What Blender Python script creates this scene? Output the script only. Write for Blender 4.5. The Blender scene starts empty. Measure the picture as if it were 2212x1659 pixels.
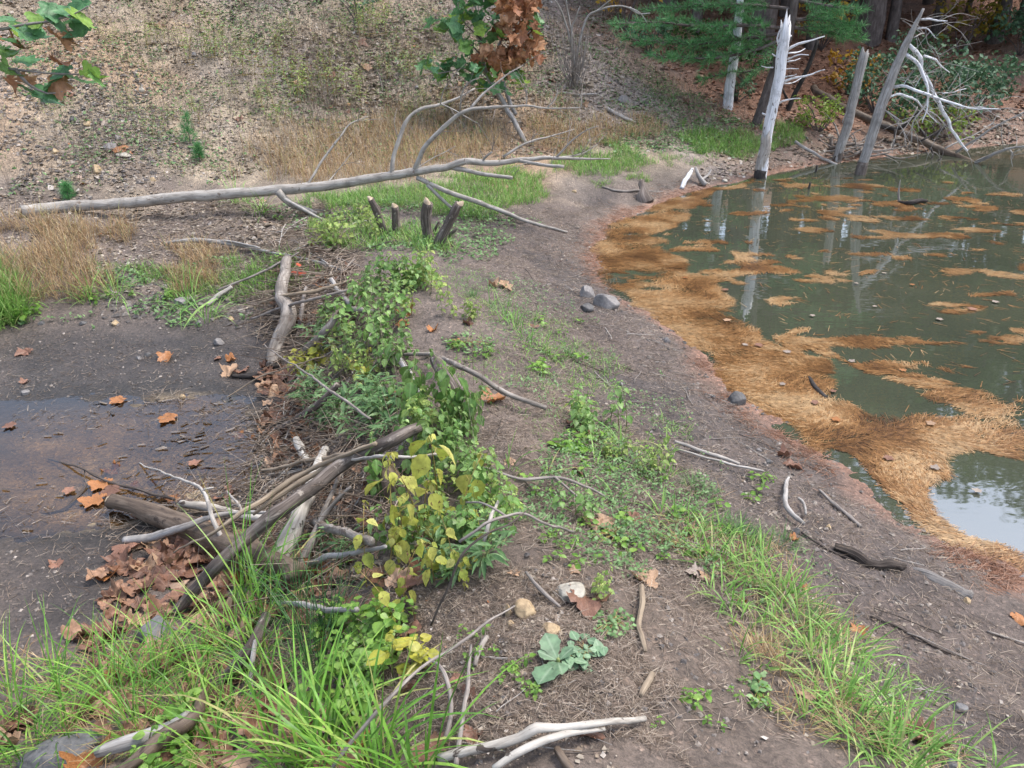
import bpy, math, random
import numpy as np
from mathutils import Vector, Matrix, Euler

random.seed(11)
rng = np.random.default_rng(11)
C = bpy.context.scene.collection
SC = bpy.context.scene
R = math.radians

# ------------------------------------------------------------------ camera, sky, sun, exposure
HC = 2.5
PITCH = R(26.7)
F = 1736.0
CX, CY = 1106.0, 829.5
cam = bpy.data.objects.new('camera', bpy.data.cameras.new('camera'))
C.objects.link(cam)
cam.location = (0, 0, HC)
cam.rotation_euler = (R(90) - PITCH, 0, 0)
cam.data.sensor_width = 36
cam.data.lens = 36 * F / 2212
cam.data.clip_end = 900
cam.data.clip_start = 0.05
SC.camera = cam

SUN_EL, SUN_ROT = R(64), R(75)
w = bpy.data.worlds.new("World"); SC.world = w; w.use_nodes = True
nt = w.node_tree
bg = nt.nodes['Background']
sky = nt.nodes.new('ShaderNodeTexSky'); sky.sky_type = 'NISHITA'; sky.sun_disc = False
sky.sun_elevation = SUN_EL; sky.sun_rotation = SUN_ROT; sky.air_density = 1.0; sky.dust_density = 3.0; sky.ozone_density = 1.0
hs = nt.nodes.new('ShaderNodeHueSaturation'); hs.inputs['Saturation'].default_value = 0.78
nt.links.new(sky.outputs[0], hs.inputs['Color']); nt.links.new(hs.outputs[0], bg.inputs[0])
bg.inputs[1].default_value = 0.15
sun = bpy.data.objects.new('sun', bpy.data.lights.new('sun', 'SUN'))
C.objects.link(sun)
sun.data.energy = 0.9; sun.data.angle = R(16); sun.data.color = (1.0, 0.975, 0.95)
sd = Vector((math.sin(SUN_ROT) * math.cos(SUN_EL), math.cos(SUN_ROT) * math.cos(SUN_EL), math.sin(SUN_EL)))
sun.rotation_euler = sd.to_track_quat('Z', 'Y').to_euler()
SC.view_settings.view_transform = 'Standard'
SC.view_settings.look = 'None'
SC.view_settings.exposure = 1.5
SC.view_settings.gamma = 1
SC.cycles.use_denoising = True
SC.cycles.max_bounces = 6
SC.cycles.transparent_max_bounces = 6

# ------------------------------------------------------------------ photo pixels (2212 x 1659) <-> the place
cp, sp = math.cos(PITCH), math.sin(PITCH)
FW = np.array([0, cp, -sp]); UP = np.array([0, sp, cp]); RT = np.array([1.0, 0, 0])
CAM = np.array([0, 0, HC])

def ray(u, v):
    return FW + (u - CX) / F * RT + (CY - v) / F * UP

def atY(u, v, y):
    d = ray(u, v); return CAM + d * (y / d[1])

def atZ(u, v, z):
    d = ray(u, v); return CAM + d * ((z - HC) / d[2])

def depth(p): return float(np.dot(np.asarray(p) - CAM, FW))

def pxm(p): return depth(p) / F            # metres per photo pixel at p

def project(p):
    q = np.asarray(p) - CAM; z = q @ FW
    return CX + F * (q @ RT) / z, CY - F * (q @ UP) / z

# ------------------------------------------------------------------ noise
def _h(ix, iy, s):
    n = (ix.astype(np.int64) * 374761393 + iy.astype(np.int64) * 668265263 + s * 1442695041) & 0x7fffffff
    n = ((n ^ (n >> 13)) * 1274126177) & 0x7fffffff
    return ((n ^ (n >> 16)) & 0xffff) / 65535.0

def vnoise(x, y, s=0):
    ix = np.floor(x); iy = np.floor(y); fx = x - ix; fy = y - iy
    fx = fx * fx * fx * (fx * (fx * 6 - 15) + 10); fy = fy * fy * fy * (fy * (fy * 6 - 15) + 10)
    a = _h(ix, iy, s); b = _h(ix + 1, iy, s); c = _h(ix, iy + 1, s); d = _h(ix + 1, iy + 1, s)
    return (a * (1 - fx) + b * fx) * (1 - fy) + (c * (1 - fx) + d * fx) * fy - 0.5

def fbm(x, y, s=0, o=3):
    t = 0; a = 1
    for k in range(o):
        t = t + a * vnoise(x, y, s + k * 17); x = x * 2.03 + 5.1; y = y * 2.03 + 1.7; a *= 0.5
    return t

# ------------------------------------------------------------------ terrain heights
SHORE = [(2212,1255),(2150,1225),(2060,1178),(1960,1122),(1900,1072),(1830,1010),(1720,957),(1690,908),(1620,872),(1575,835),
         (1530,780),(1480,728),(1420,692),(1370,655),(1310,612),(1288,560),(1292,520),(1330,480),(1400,450),(1480,420),
         (1560,402),(1640,382),(1720,364),(1800,352),(1880,342),(1960,334),(2050,325),(2140,316),(2212,308)]
ctrl = [tuple(atZ(u, v, 0.0)) for u, v in SHORE]
def cz(lst): ctrl.extend(tuple(atZ(u, v, z)) for u, v, z in lst)
def cy(lst): ctrl.extend(tuple(atY(u, v, y)) for u, v, y in lst)
cz([(1900,500,-.4),(2100,450,-.4),(2000,800,-.45),(2200,700,-.6),(1700,600,-.25),(2100,1050,-.22),(1500,560,-.14),(1750,850,-.16),
    (2200,400,-.4),(1800,420,-.22),(2205,1150,-.12),(1420,560,-.09)])
cz([(1150,1650,.80),(1100,1400,.74),(1060,1200,.66),(1000,1000,.57),(950,850,.50),(890,700,.43),(860,600,.38),(880,500,.33),(950,450,.30)])
cz([(1500,1650,.73),(1400,1350,.60),(1300,1150,.5),(1600,1400,.48),(1900,1500,.40),(2150,1620,.36),(2000,1350,.19),(1800,1180,.19),(1600,1050,.2),
    (1450,950,.2),(1300,850,.22),(1200,700,.2),(1150,600,.18),(1180,500,.15),(1280,420,.12),(1500,372,.12),(2180,1400,.13)])
cz([(850,1560,.62),(700,1560,.42),(500,1560,.16),(200,1560,.06),(0,1500,.02),(860,1300,.52),(850,1200,.46),(740,1140,.18),(650,1100,-.05),(600,1000,-.16),(620,900,-.15),(760,960,.2),(820,1000,.36),
    (720,850,.12),(640,800,-.1),(740,720,.25),(620,740,-.02),(660,620,.18),(560,650,.02),(700,540,.27),(480,1250,-.08),(560,1420,.12)])
cz([(0,800,-.15),(200,760,-.13),(400,770,-.14),(520,830,-.165),(300,950,-.222),(100,1000,-.222),(420,960,-.215),(450,1050,-.2),(200,1100,-.215),(60,1250,-.13),(300,1210,-.135),
    (0,1350,-.1),(230,1340,-.09),(380,1440,.02),(100,1659,.06),(40,900,-.195),(300,860,-.185),(560,900,-.175),(0,1160,-.185),(140,1160,-.18)])
cz([(0,700,-.06),(150,690,-.06),(300,670,-.04),(450,680,-.05),(60,600,.13),(250,590,.1),(420,590,.08),(520,540,.17),(50,480,.28),(300,470,.26),(550,470,.28),(700,410,.33)])
cy([(50,300,9.8),(50,150,11.3),(50,0,13.0),(350,300,10.3),(350,150,12),(350,0,13.8),(700,310,11),(700,150,12.8),(700,0,14.7),(950,360,9.9),(1100,400,9.7),
    (1100,300,11.5),(1100,200,12.9),(1100,100,14.3),(1100,0,16.1),(1300,350,11),(1300,250,12.6),(1300,100,15),(1550,290,12.9),(1500,200,14.2),(1450,100,16),(1400,0,18.5),
    (1700,290,13.2),(1700,200,14.9),(1700,100,17.3),(1700,0,20.5),(1900,270,14.4),(1900,150,17),(1900,0,22),(2150,250,14.9),(2150,150,17.2),(2150,0,22.5)])
ctrl += [(-12,10,1.5),(-10,7,.35),(-8,5,-.05),(-8,2,-.2),(-6,0,-.15),(-12,14,3.0),(-20,14,4),(-10,22,5.2),(0,26,5.2),(10,30,4.2),(-25,30,9),(0,45,11),(20,45,9),(12,24,2.6),(16,18,1.6),(14,13,-.3),
         (20,13,.2),(24,20,3),(10,8,-.7),(12,3,-.7),(6,1,-.45),(8,-4,-.7),(3.2,.2,.05),(2,-2,.6),(0,-2,.95),(-2,-2,.3),(-6,-6,-.1),(0,-8,1.0),(6,-8,-.4),(20,4,.4),(24,-6,2.5),(-20,3,1.5),(-18,-8,2),
         (0,-20,2.5),(14,-20,2.0),(-1.2,.6,.55),(-2.5,.4,.1),(1.6,.5,.75),(45,20,9),(-45,10,10),(45,60,14),(-45,60,16),(0,80,16),(0,-60,8),(60,-40,9),(-60,-40,9)]
ctrl = np.array(ctrl, float)
def _tps(a, b):
    r2 = ((a[:, None, 0] - b[None, :, 0]) ** 2 + (a[:, None, 1] - b[None, :, 1]) ** 2) / 100.0
    return r2 * np.log(r2 + 1e-9)
_n = len(ctrl)
_A = np.zeros((_n + 3, _n + 3)); _A[:_n, :_n] = _tps(ctrl, ctrl) + np.eye(_n) * 0.0006
_A[:_n, _n] = 1; _A[:_n, _n + 1:] = ctrl[:, :2]; _A[_n, :_n] = 1; _A[_n + 1:, :_n] = ctrl[:, :2].T
_W = np.linalg.solve(_A, np.concatenate([ctrl[:, 2], np.zeros(3)]))
def H0(x, y):
    x = np.asarray(x, float).ravel(); y = np.asarray(y, float).ravel(); out = np.empty(len(x))
    for i in range(0, len(x), 20000):
        p = np.stack([x[i:i + 20000], y[i:i + 20000]], 1)
        out[i:i + 20000] = _tps(p, ctrl) @ _W[:_n] + _W[_n] + p @ _W[_n + 1:]
    return np.clip(out, -0.8, 22)
def H(x, y):
    x = np.asarray(x, float).ravel(); y = np.asarray(y, float).ravel()
    z = H0(x, y)
    dry = np.clip((z + .12) / .25, 0.25, 1)
    hill = np.clip((z - .35) / .5, 0, 1) * np.clip((y - 8) / 2, 0, 1)
    pl = np.clip((-.165 - z) / .02, 0, 1) * (x < .2)
    d = fbm(x * 2.1, y * 2.1, 3, 3) * .055 * dry + pl * (fbm(x * 6, y * 9, 31, 3) * .020 + fbm(x * 1.5, y * 2, 33, 2) * .012) + fbm(x * 11, y * 11, 9, 3) * .022 * dry + hill * fbm(x * .9, y * .9, 21, 3) * .16
    return z + d
_T = np.concatenate([np.arange(.6, 9, .03), np.arange(9, 26, .06), np.arange(26, 90, .5)])
def P(u, v, h=0.0):
    """first point on the line of sight of photo pixel (u, v) that is h above the ground"""
    d = ray(u, v); q = CAM[None] + _T[:, None] * d[None]
    g = q[:, 2] - H(q[:, 0], q[:, 1]) - h
    k = np.nonzero(g < 0)[0]
    if len(k) == 0: return q[-1]
    k = max(int(k[0]), 1); a = g[k - 1] / (g[k - 1] - g[k] + 1e-12)
    return q[k - 1] * (1 - a) + q[k] * a
def ground(x, y): return float(H(np.array([x]), np.array([y]))[0])
def normal_at(x, y, e=.06):
    z = H0(np.array([x + e, x - e, x, x]), np.array([y, y, y + e, y - e]))
    n = Vector((-(z[0] - z[1]) / (2 * e), -(z[2] - z[3]) / (2 * e), 1)); n.normalize(); return n

def wpoly(pxs): return np.array([P(u, v)[:2] for u, v in pxs])
def inside(poly, x, y):
    c = np.zeros(len(x), bool); j = len(poly) - 1
    for i in range(len(poly)):
        xi, yi = poly[i]; xj, yj = poly[j]
        c ^= ((yi > y) != (yj > y)) & (x < (xj - xi) * (y - yi) / (yj - yi + 1e-12) + xi); j = i
    return c
def pdist(line, x, y):
    best = np.full(len(x), 1e9)
    for (ax, ay), (bx, by) in zip(line[:-1], line[1:]):
        dx, dy = bx - ax, by - ay; t = np.clip(((x - ax) * dx + (y - ay) * dy) / (dx * dx + dy * dy + 1e-12), 0, 1)
        best = np.minimum(best, np.hypot(x - ax - t * dx, y - ay - t * dy))
    return best
def soft(poly, x, y, wd):
    d = pdist(np.vstack([poly, poly[:1]]), x, y); s = np.where(inside(poly, x, y), d, -d)
    return np.clip(s / wd * .5 + .5, 0, 1)
def sample(poly, n, edge=0.0, seed=0):
    lo = poly.min(0) - edge; hi = poly.max(0) + edge; out = []; tot = 0
    while tot < n:
        q = lo + (hi - lo) * rng.random((n * 2, 2)); q = q[inside(poly, q[:, 0] + edge * 2 * fbm(q[:, 0] * 3, q[:, 1] * 3, seed + 5, 2), q[:, 1] + edge * 2 * fbm(q[:, 0] * 3, q[:, 1] * 3, seed + 77, 2))]
        out.append(q); tot += len(q)
    q = np.concatenate(out)[:n]
    return q

# ------------------------------------------------------------------ mesh building
def mesh_from(name, geos, mat, smooth=True):
    vs, li, ls, lt, at_r, at_c = [], [], [], [], [], []; nv = 0; nl = 0
    for g in geos:
        V = np.asarray(g['V'], np.float32).reshape(-1, 3); n = len(V)
        vs.append(V); at_r.append(np.broadcast_to(np.asarray(g.get('rnd', 0.5), np.float32), (n,)))
        at_c.append(np.asarray(g.get('co', V), np.float32).reshape(-1, 3))
        for Fa in (g['F'] if isinstance(g['F'], list) else [g['F']]):
            Fa = np.asarray(Fa, np.int32)
            if Fa.size == 0: continue
            m, k = Fa.shape; li.append((Fa + nv).ravel()); ls.append(nl + np.arange(m, dtype=np.int32) * k); lt.append(np.full(m, k, np.int32)); nl += m * k
        nv += n
    V = np.concatenate(vs); li = np.concatenate(li); ls = np.concatenate(ls); lt = np.concatenate(lt)
    me = bpy.data.meshes.new(name)
    me.vertices.add(len(V)); me.vertices.foreach_set('co', V.ravel())
    me.loops.add(len(li)); me.loops.foreach_set('vertex_index', li)
    me.polygons.add(len(ls)); me.polygons.foreach_set('loop_start', ls); me.polygons.foreach_set('loop_total', lt)
    a = me.attributes.new('rnd', 'FLOAT', 'POINT'); a.data.foreach_set('value', np.concatenate(at_r))
    a = me.attributes.new('co', 'FLOAT_VECTOR', 'POINT'); a.data.foreach_set('vector', np.concatenate(at_c).ravel())
    me.update(calc_edges=True); me.validate()
    if smooth: me.polygons.foreach_set('use_smooth', np.ones(len(me.polygons), bool))
    if mat: me.materials.append(mat)
    return me

def obj(name, geos, mat, parent=None, origin=(0, 0, 0), smooth=True):
    if isinstance(geos, dict): geos = [geos]
    o_ = np.asarray(origin, float)
    gs = []
    for g in geos:
        h = dict(g); V = np.asarray(g['V'], float).reshape(-1, 3); h.setdefault('co', V); h['V'] = V - o_; gs.append(h)
    o = bpy.data.objects.new(name, mesh_from(name, gs, mat, smooth)); C.objects.link(o)
    if parent: o.parent = parent
    else: o.location = origin
    return o

def tag(o, label=None, cat=None, group=None, kind=None):
    if label: o['label'] = label
    if cat: o['category'] = cat
    if group: o['group'] = group
    if kind: o['kind'] = kind
    return o

def thing(name, label, cat, loc=(0, 0, 0), group=None):
    o = bpy.data.objects.new(name, None); C.objects.link(o); o.location = [float(k) for k in loc]; o.empty_display_size = .1
    return tag(o, label, cat, group)

def dup(root, loc, rotz=0.0, scale=1.0, tilt=(0, 0)):
    r = root.copy(); C.objects.link(r); r.location = [float(k) for k in loc]; r.rotation_euler = (tilt[0], tilt[1], rotz); r.scale = (scale,) * 3
    for ch in list(root.children):
        c = ch.copy(); C.objects.link(c); c.parent = r
        for g in list(ch.children):
            d = g.copy(); C.objects.link(d); d.parent = c
    return r
def drop(root):
    for ch in list(root.children):
        for g in list(ch.children): bpy.data.objects.remove(g)
        bpy.data.objects.remove(ch)
    bpy.data.objects.remove(root)

# ------------------------------------------------------------------ auto labels: say where a repeat lies among things one can find
LM = [('the bent grey log', 612, 665), ('the fat brown log', 420, 1150), ('the white birch log', 640, 1120), ('the gnawed stumps', 920, 490), ('the long fallen tree', 300, 440),
      ('the young sycamore', 1100, 260), ('the bare upright shrub', 1240, 170), ('the white snag', 1645, 385), ('the pale flat stone', 1225, 1275), ('the tan stone', 1135, 1320),
      ('the dock rosette', 1185, 1430), ('the forked birch stick', 1170, 1590), ('the grey shore boulder', 1310, 650), ('the dark shore stone', 1592, 860), ('the tilted grey stump', 1000, 870),
      ('the yellow nettle', 920, 1080), ('the brown pool', 250, 1000), ('the rotten log', 1900, 1215), ('the grey slab', 150, 1610), ('the pine seedling', 412, 285), ('the white driftwood', 1495, 385),
      ('the curved root', 1715, 1080), ('the stone in the sedge', 340, 1365), ('the long pole on the dam', 1085, 850), ('the round hillside stone', 210, 370), ('the short snag', 1815, 345)]
ORD = ['nearest', 'second nearest', 'third nearest', 'fourth nearest', 'fifth nearest', 'sixth nearest', 'seventh nearest', 'eighth nearest', 'ninth nearest', 'tenth nearest', 'eleventh nearest', 'twelfth nearest']
PEND = []
def later(o, desc, p=None): PEND.append((o, desc, tuple(p if p is not None else o.location)))
def settle_labels():
    g = {}
    for o, desc, p in PEND:
        u, v = project(p); b = min(LM, key=lambda m: math.hypot(m[1] - u, (m[2] - v) * 1.3)); dx, dy = u - b[1], (v - b[2]) * 1.3
        rel = ('right of' if dx > 0 else 'left of') if abs(dx) > abs(dy) else ('in front of' if dy > 0 else 'behind')
        g.setdefault((desc, b[0], rel), []).append((math.hypot(dx, dy), o))
    for (desc, lm, rel), l in g.items():
        l.sort(key=lambda t: t[0])
        for k, (d, o) in enumerate(l):
            if len(l) == 1: o['label'] = f'{desc} {rel} {lm}'
            elif k < len(ORD): o['label'] = f'{desc}, {ORD[k]} of those {rel} {lm}'
            else: o['label'] = f'{desc}, farther off {rel} {lm}'

# ------------------------------------------------------------------ shapes
def smoothpath(pts, step):
    pts = np.asarray(pts, float)
    if len(pts) < 2: return pts
    q = np.vstack([2 * pts[0] - pts[1], pts, 2 * pts[-1] - pts[-2]]); out = []
    for i in range(1, len(q) - 2):
        L = np.linalg.norm(q[i + 1, :3] - q[i, :3]); n = max(2, min(60, int(L / step)))
        t = np.linspace(0, 1, n, endpoint=False)[:, None]; a, b, c, d = q[i - 1], q[i], q[i + 1], q[i + 2]
        out.append(.5 * ((2 * b) + (-a + c) * t + (2 * a - 5 * b + 4 * c - d) * t ** 2 + (-a + 3 * b - 3 * c + d) * t ** 3))
    out.append(q[-2][None]); return np.concatenate(out)

def tube(pts, r, n=8, step=.05, rough=.10, wob=.0, seed=None, cap=True, jag=0.0):
    """a tapering round limb through pts; r = radius per point"""
    pts = np.asarray(pts, float); r = np.asarray(r, float)
    if r.ndim == 0: r = np.full(len(pts), float(r))
    if len(r) != len(pts): r = np.interp(np.linspace(0, 1, len(pts)), np.linspace(0, 1, len(r)), r)
    s = smoothpath(np.hstack([pts, r[:, None]]), step); p, rr = s[:, :3], np.maximum(s[:, 3], .0006); m = len(p)
    seed = int(rng.integers(1e6)) if seed is None else seed
    al = np.concatenate([[0], np.cumsum(np.linalg.norm(np.diff(p, axis=0), axis=1))])
    if wob:
        p = p.copy()
        for ax in range(3): p[:, ax] += wob * fbm(al * 6, np.full(m, ax * 7.7), seed + ax, 2)
    t = np.gradient(p, axis=0); t /= np.linalg.norm(t, axis=1)[:, None] + 1e-12
    ref = np.array([0, 0, 1.0]) if abs(t[0, 2]) < .9 else np.array([1.0, 0, 0])
    N = np.zeros((m, 3)); v = ref
    for i in range(m):
        v = v - t[i] * (v @ t[i]); v = v / (np.linalg.norm(v) + 1e-12); N[i] = v
    B = np.cross(t, N); th = np.arange(n) * 2 * math.pi / n; ct, st = np.cos(th), np.sin(th)
    aa = np.repeat(al[:, None], n, 1); base = rr[:, None]
    fac = 1 + rough * 2 * (fbm((aa / (base + .004) * .35).ravel(), np.tile(ct * 1.3 + 3, m), seed, 2) + fbm((aa / (base + .004) * .3).ravel(), np.tile(st * 1.3 + 9, m), seed + 5, 2)).reshape(m, n) * .7
    rad = base * fac
    V = p[:, None] + rad[:, :, None] * (ct[None, :, None] * N[:, None] + st[None, :, None] * B[:, None])
    if jag: V[-1] += t[-1] * (jag * (_h(np.arange(n) + seed, np.arange(n) * 3, 5)[:, None]) ** 2)
    co = np.stack([aa, np.broadcast_to(ct * rr.mean(), (m, n)), np.broadcast_to(st * rr.mean(), (m, n))], 2) + (seed % 97)
    idx = np.arange(m * n).reshape(m, n); a = idx[:-1]; b = np.roll(idx, -1, 1)[:-1]; c = np.roll(idx, -1, 1)[1:]; d = idx[1:]
    Q = np.stack([a, b, c, d], 2).reshape(-1, 4); Fs = [Q]; V = V.reshape(-1, 3); co = co.reshape(-1, 3)
    if cap:
        V = np.vstack([V, p[:1], p[-1:] + (t[-1:] * jag * .1)]); co = np.vstack([co, co[:1], co[-1:]])
        i0, i1 = m * n, m * n + 1; k = np.arange(n); k2 = (k + 1) % n
        Fs.append(np.stack([np.full(n, i0), k2, k], 1)); Fs.append(np.stack([np.full(n, i1), (m - 1) * n + k, (m - 1) * n + k2], 1))
    return {'V': V, 'F': Fs, 'co': co, 'rnd': rng.random()}

def end_cap(p, d, r, seed=0, depth_=.25, n=9):
    """a gnawed, pale, faceted cone end"""
    d = np.asarray(d, float) / np.linalg.norm(d); a = np.cross(d, [0.3, .5, .8]); a /= np.linalg.norm(a); b = np.cross(d, a); th = np.arange(n) * 2 * math.pi / n
    V = []; rs = np.random.default_rng(seed)
    for k, (f, h) in enumerate(((1.03, 0), (.8, depth_ * 2.2), (.35, depth_ * 3.6))):
        rr = r * f * (1 + .14 * (rs.random(n) - .5)); V.append(p + d * (h * r) + rr[:, None] * (np.cos(th)[:, None] * a + np.sin(th)[:, None] * b))
    V.append((p + d * (depth_ * 4 * r))[None]); V = np.concatenate(V); V[n:] += d * ((V[n:] - p) @ (a * (.9 if seed % 2 else -.8) + b * .3))[:, None] + rs.normal(0, r * .06, V[n:].shape); k = np.arange(n); k2 = (k + 1) % n
    return {'V': V, 'F': [np.concatenate([np.stack([k, k2, k2 + n, k + n], 1), np.stack([k + n, k2 + n, k2 + 2 * n, k + 2 * n], 1)]), np.stack([k + 2 * n, k2 + 2 * n, np.full(n, 3 * n)], 1)], 'rnd': .5}

def frames(az, el, roll):
    """columns: across, along, normal - leaf pointing along az (0 = +Y), raised by el, rolled"""
    ca, sa, ce, se = np.cos(az), np.sin(az), np.cos(el), np.sin(el)
    along = np.stack([sa * ce, ca * ce, se], 1); side = np.stack([ca, -sa, np.zeros_like(az)], 1); nrm = np.cross(side, along)
    cr, sr = np.cos(roll)[:, None], np.sin(roll)[:, None]
    return np.stack([side * cr + nrm * sr, along, -side * sr + nrm * cr], 2)

def strew(tV, tF, pos, az, el, roll, scale, rnd=None, co_mid=None):
    n = len(pos); k = len(tV); M = frames(az, el, roll); sc = np.asarray(scale, float)
    if sc.ndim == 1: sc = np.repeat(sc[:, None], 3, 1)
    V = np.einsum('nij,nkj->nki', M, tV[None] * sc[:, None]) + pos[:, None]
    rnd = rng.random(n) if rnd is None else rnd
    g = {'V': V.reshape(-1, 3), 'rnd': np.repeat(rnd, k), 'F': [(f[None] + (np.arange(n) * k)[:, None, None]).reshape(-1, f.shape[1]) for f in tF]}
    if co_mid is not None: g['co'] = np.tile(co_mid, (n, 1))
    return g

def ovate(segs=5, width=.36, fold=.10, droop=.18, pk=.75, teeth=0.0):
    """pointed oval leaf along +Y, length 1; co.x = 1 on the midrib"""
    V, co = [], []; s = np.linspace(0, 1, segs + 1)
    for i, t in enumerate(s):
        wv = width * (math.sin(math.pi * min(1, t ** pk)) ** .9) if 0 < t < 1 else .012
        wv *= (1 + teeth * ((i % 2) * 2 - 1)); z = -droop * t * t
        for sx in (-1, 0, 1):
            V.append((sx * wv, t, z + (fold * abs(sx) * wv / width))); co.append((1 - abs(sx), t, sx * .5 + .5))
    Fs = []
    for i in range(segs):
        for j in (0, 1): a = i * 3 + j; Fs.append((a, a + 1, a + 4, a + 3))
    return np.array(V), [np.array(Fs)], np.array(co)

def blades(base, az, L, lean, droop, wd, ns=5, rnd=None):
    n = len(base); V = np.zeros((n, ns + 1, 2, 3)); pos = base.copy(); th = lean.copy(); side = np.stack([np.cos(az), -np.sin(az), np.zeros(n)], 1); hd = np.stack([np.sin(az), np.cos(az), np.zeros(n)], 1)
    for i in range(ns + 1):
        s = i / ns; ww = wd * (0.55 + .9 * s if s < .4 else .91 * (1 - ((s - .4) / .6) ** 1.7)) + .0003
        V[:, i, 0] = pos - side * ww[:, None] / 2; V[:, i, 1] = pos + side * ww[:, None] / 2
        step = L / ns; pos = pos + hd * (np.sin(th) * step)[:, None]; pos[:, 2] += np.cos(th) * step; th = th + droop / ns
    k = (ns + 1) * 2; f = np.array([(2 * i, 2 * i + 1, 2 * i + 3, 2 * i + 2) for i in range(ns)])
    co = np.zeros((n, ns + 1, 2, 3)); co[:, :, :, 1] = np.linspace(0, 1, ns + 1)[None, :, None]
    rnd = rng.random(n) if rnd is None else rnd
    return {'V': V.reshape(-1, 3), 'F': (f[None] + (np.arange(n) * k)[:, None, None]).reshape(-1, 4), 'rnd': np.repeat(rnd, k), 'co': co.reshape(-1, 3)}

def stems(base, az, L, lean, r, ns=3, bend=.3):
    """thin three-sided stalks"""
    n = len(base); th = lean.copy(); pos = base.copy(); hd = np.stack([np.sin(az), np.cos(az), np.zeros(n)], 1); V = np.zeros((n, ns + 1, 3, 3)); sd = np.stack([np.cos(az), -np.sin(az), np.zeros(n)], 1)
    for i in range(ns + 1):
        rr = r * (1 - .6 * i / ns); up = np.cross(sd, hd * np.sin(th)[:, None] + np.array([0, 0, 1]) * np.cos(th)[:, None])
        for k in range(3): a = k * 2.094; V[:, i, k] = pos + (sd * math.cos(a) + up * math.sin(a)) * rr[:, None]
        pos = pos + hd * (np.sin(th) * L / ns)[:, None]; pos[:, 2] += np.cos(th) * L / ns; th = th + bend / ns * (rng.random(n) * 2 - .6)
    f = np.array([(i * 3 + k, i * 3 + (k + 1) % 3, i * 3 + 3 + (k + 1) % 3, i * 3 + 3 + k) for i in range(ns) for k in range(3)]); kk = (ns + 1) * 3
    return {'V': V.reshape(-1, 3), 'F': (f[None] + (np.arange(n) * kk)[:, None, None]).reshape(-1, 4), 'rnd': np.repeat(rng.random(n), kk)}

# ------------------------------------------------------------------ materials
def newmat(name):
    m = bpy.data.materials.new(name); m.use_nodes = True; t = m.node_tree; return m, t, t.nodes['Principled BSDF']
def N_(t, kind, **kw):
    n = t.nodes.new(kind)
    for k, v in kw.items(): setattr(n, k, v)
    return n
def ramp(t, stops, inp=None):
    r = N_(t, 'ShaderNodeValToRGB'); e = r.color_ramp.elements
    while len(e) > 1: e.remove(e[-1])
    e[0].position = stops[0][0]; e[0].color = (*stops[0][1], 1)
    for p, c in stops[1:]: x = e.new(p); x.color = (*c, 1)
    if inp is not None: t.links.new(inp, r.inputs[0])
    return r.outputs[0]
def noise(t, vec, scale, detail=5, rough=.6, dist=0.0):
    n = N_(t, 'ShaderNodeTexNoise'); n.inputs['Scale'].default_value = scale; n.inputs['Detail'].default_value = detail; n.inputs['Roughness'].default_value = rough; n.inputs['Distortion'].default_value = dist
    if vec is not None: t.links.new(vec, n.inputs['Vector'])
    return n.outputs['Fac']
def mapping(t, vec, scale):
    m = N_(t, 'ShaderNodeMapping'); m.inputs['Scale'].default_value = scale; t.links.new(vec, m.inputs['Vector']); return m.outputs[0]
def attr(t, name, out='Vector'):
    a = N_(t, 'ShaderNodeAttribute', attribute_name=name); return a.outputs[out]
def mix(t, a, b, fac, mode='MIX'):
    m = N_(t, 'ShaderNodeMix', data_type='RGBA', blend_type=mode)
    for s, x in ((m.inputs['Factor'], fac), (m.inputs['A'], a), (m.inputs['B'], b)):
        if hasattr(x, 'is_linked'): t.links.new(x, s)
        else: s.default_value = x if not isinstance(x, tuple) else (*x, 1)
    return m.outputs['Result']
def math_(t, op, a, b=0.5, c=None):
    m = N_(t, 'ShaderNodeMath', operation=op)
    for s, x in zip(m.inputs, (a, b, c)):
        if x is None: continue
        if hasattr(x, 'is_linked'): t.links.new(x, s)
        else: s.default_value = x
    return m.outputs[0]
def bump(t, h, strength, dist):
    b = N_(t, 'ShaderNodeBump'); b.inputs['Strength'].default_value = strength; b.inputs['Distance'].default_value = dist; t.links.new(h, b.inputs['Height']); return b.outputs[0]

def bark(name, dark, mid, light, along=9, around=70, rough=.85, patch=None, bdist=.004):
    m, t, b = newmat(name); co = attr(t, 'co'); n1 = noise(t, mapping(t, co, (along, around, around)), 1, 6, .65, .4); n2 = noise(t, co, 7, 4, .6)
    c = ramp(t, [(.28, dark), (.5, mid), (.72, light)], n1)
    c = mix(t, c, tuple(k * .55 for k in mid), ramp(t, [(.5, (0, 0, 0)), (.68, (.8, .8, .8))], n2))
    if patch:
        n3 = noise(t, mapping(t, co, (14, 22, 22)), 1, 4, .6, .6); c = mix(t, c, patch[0], ramp(t, [(patch[1], (0, 0, 0)), (patch[1] + .04, (1, 1, 1))], n3))
    t.links.new(c, b.inputs['Base Color']); b.inputs['Roughness'].default_value = rough; b.inputs['Specular IOR Level'].default_value = .25
    t.links.new(bump(t, n1, .7, bdist), b.inputs['Normal']); return m

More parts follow.
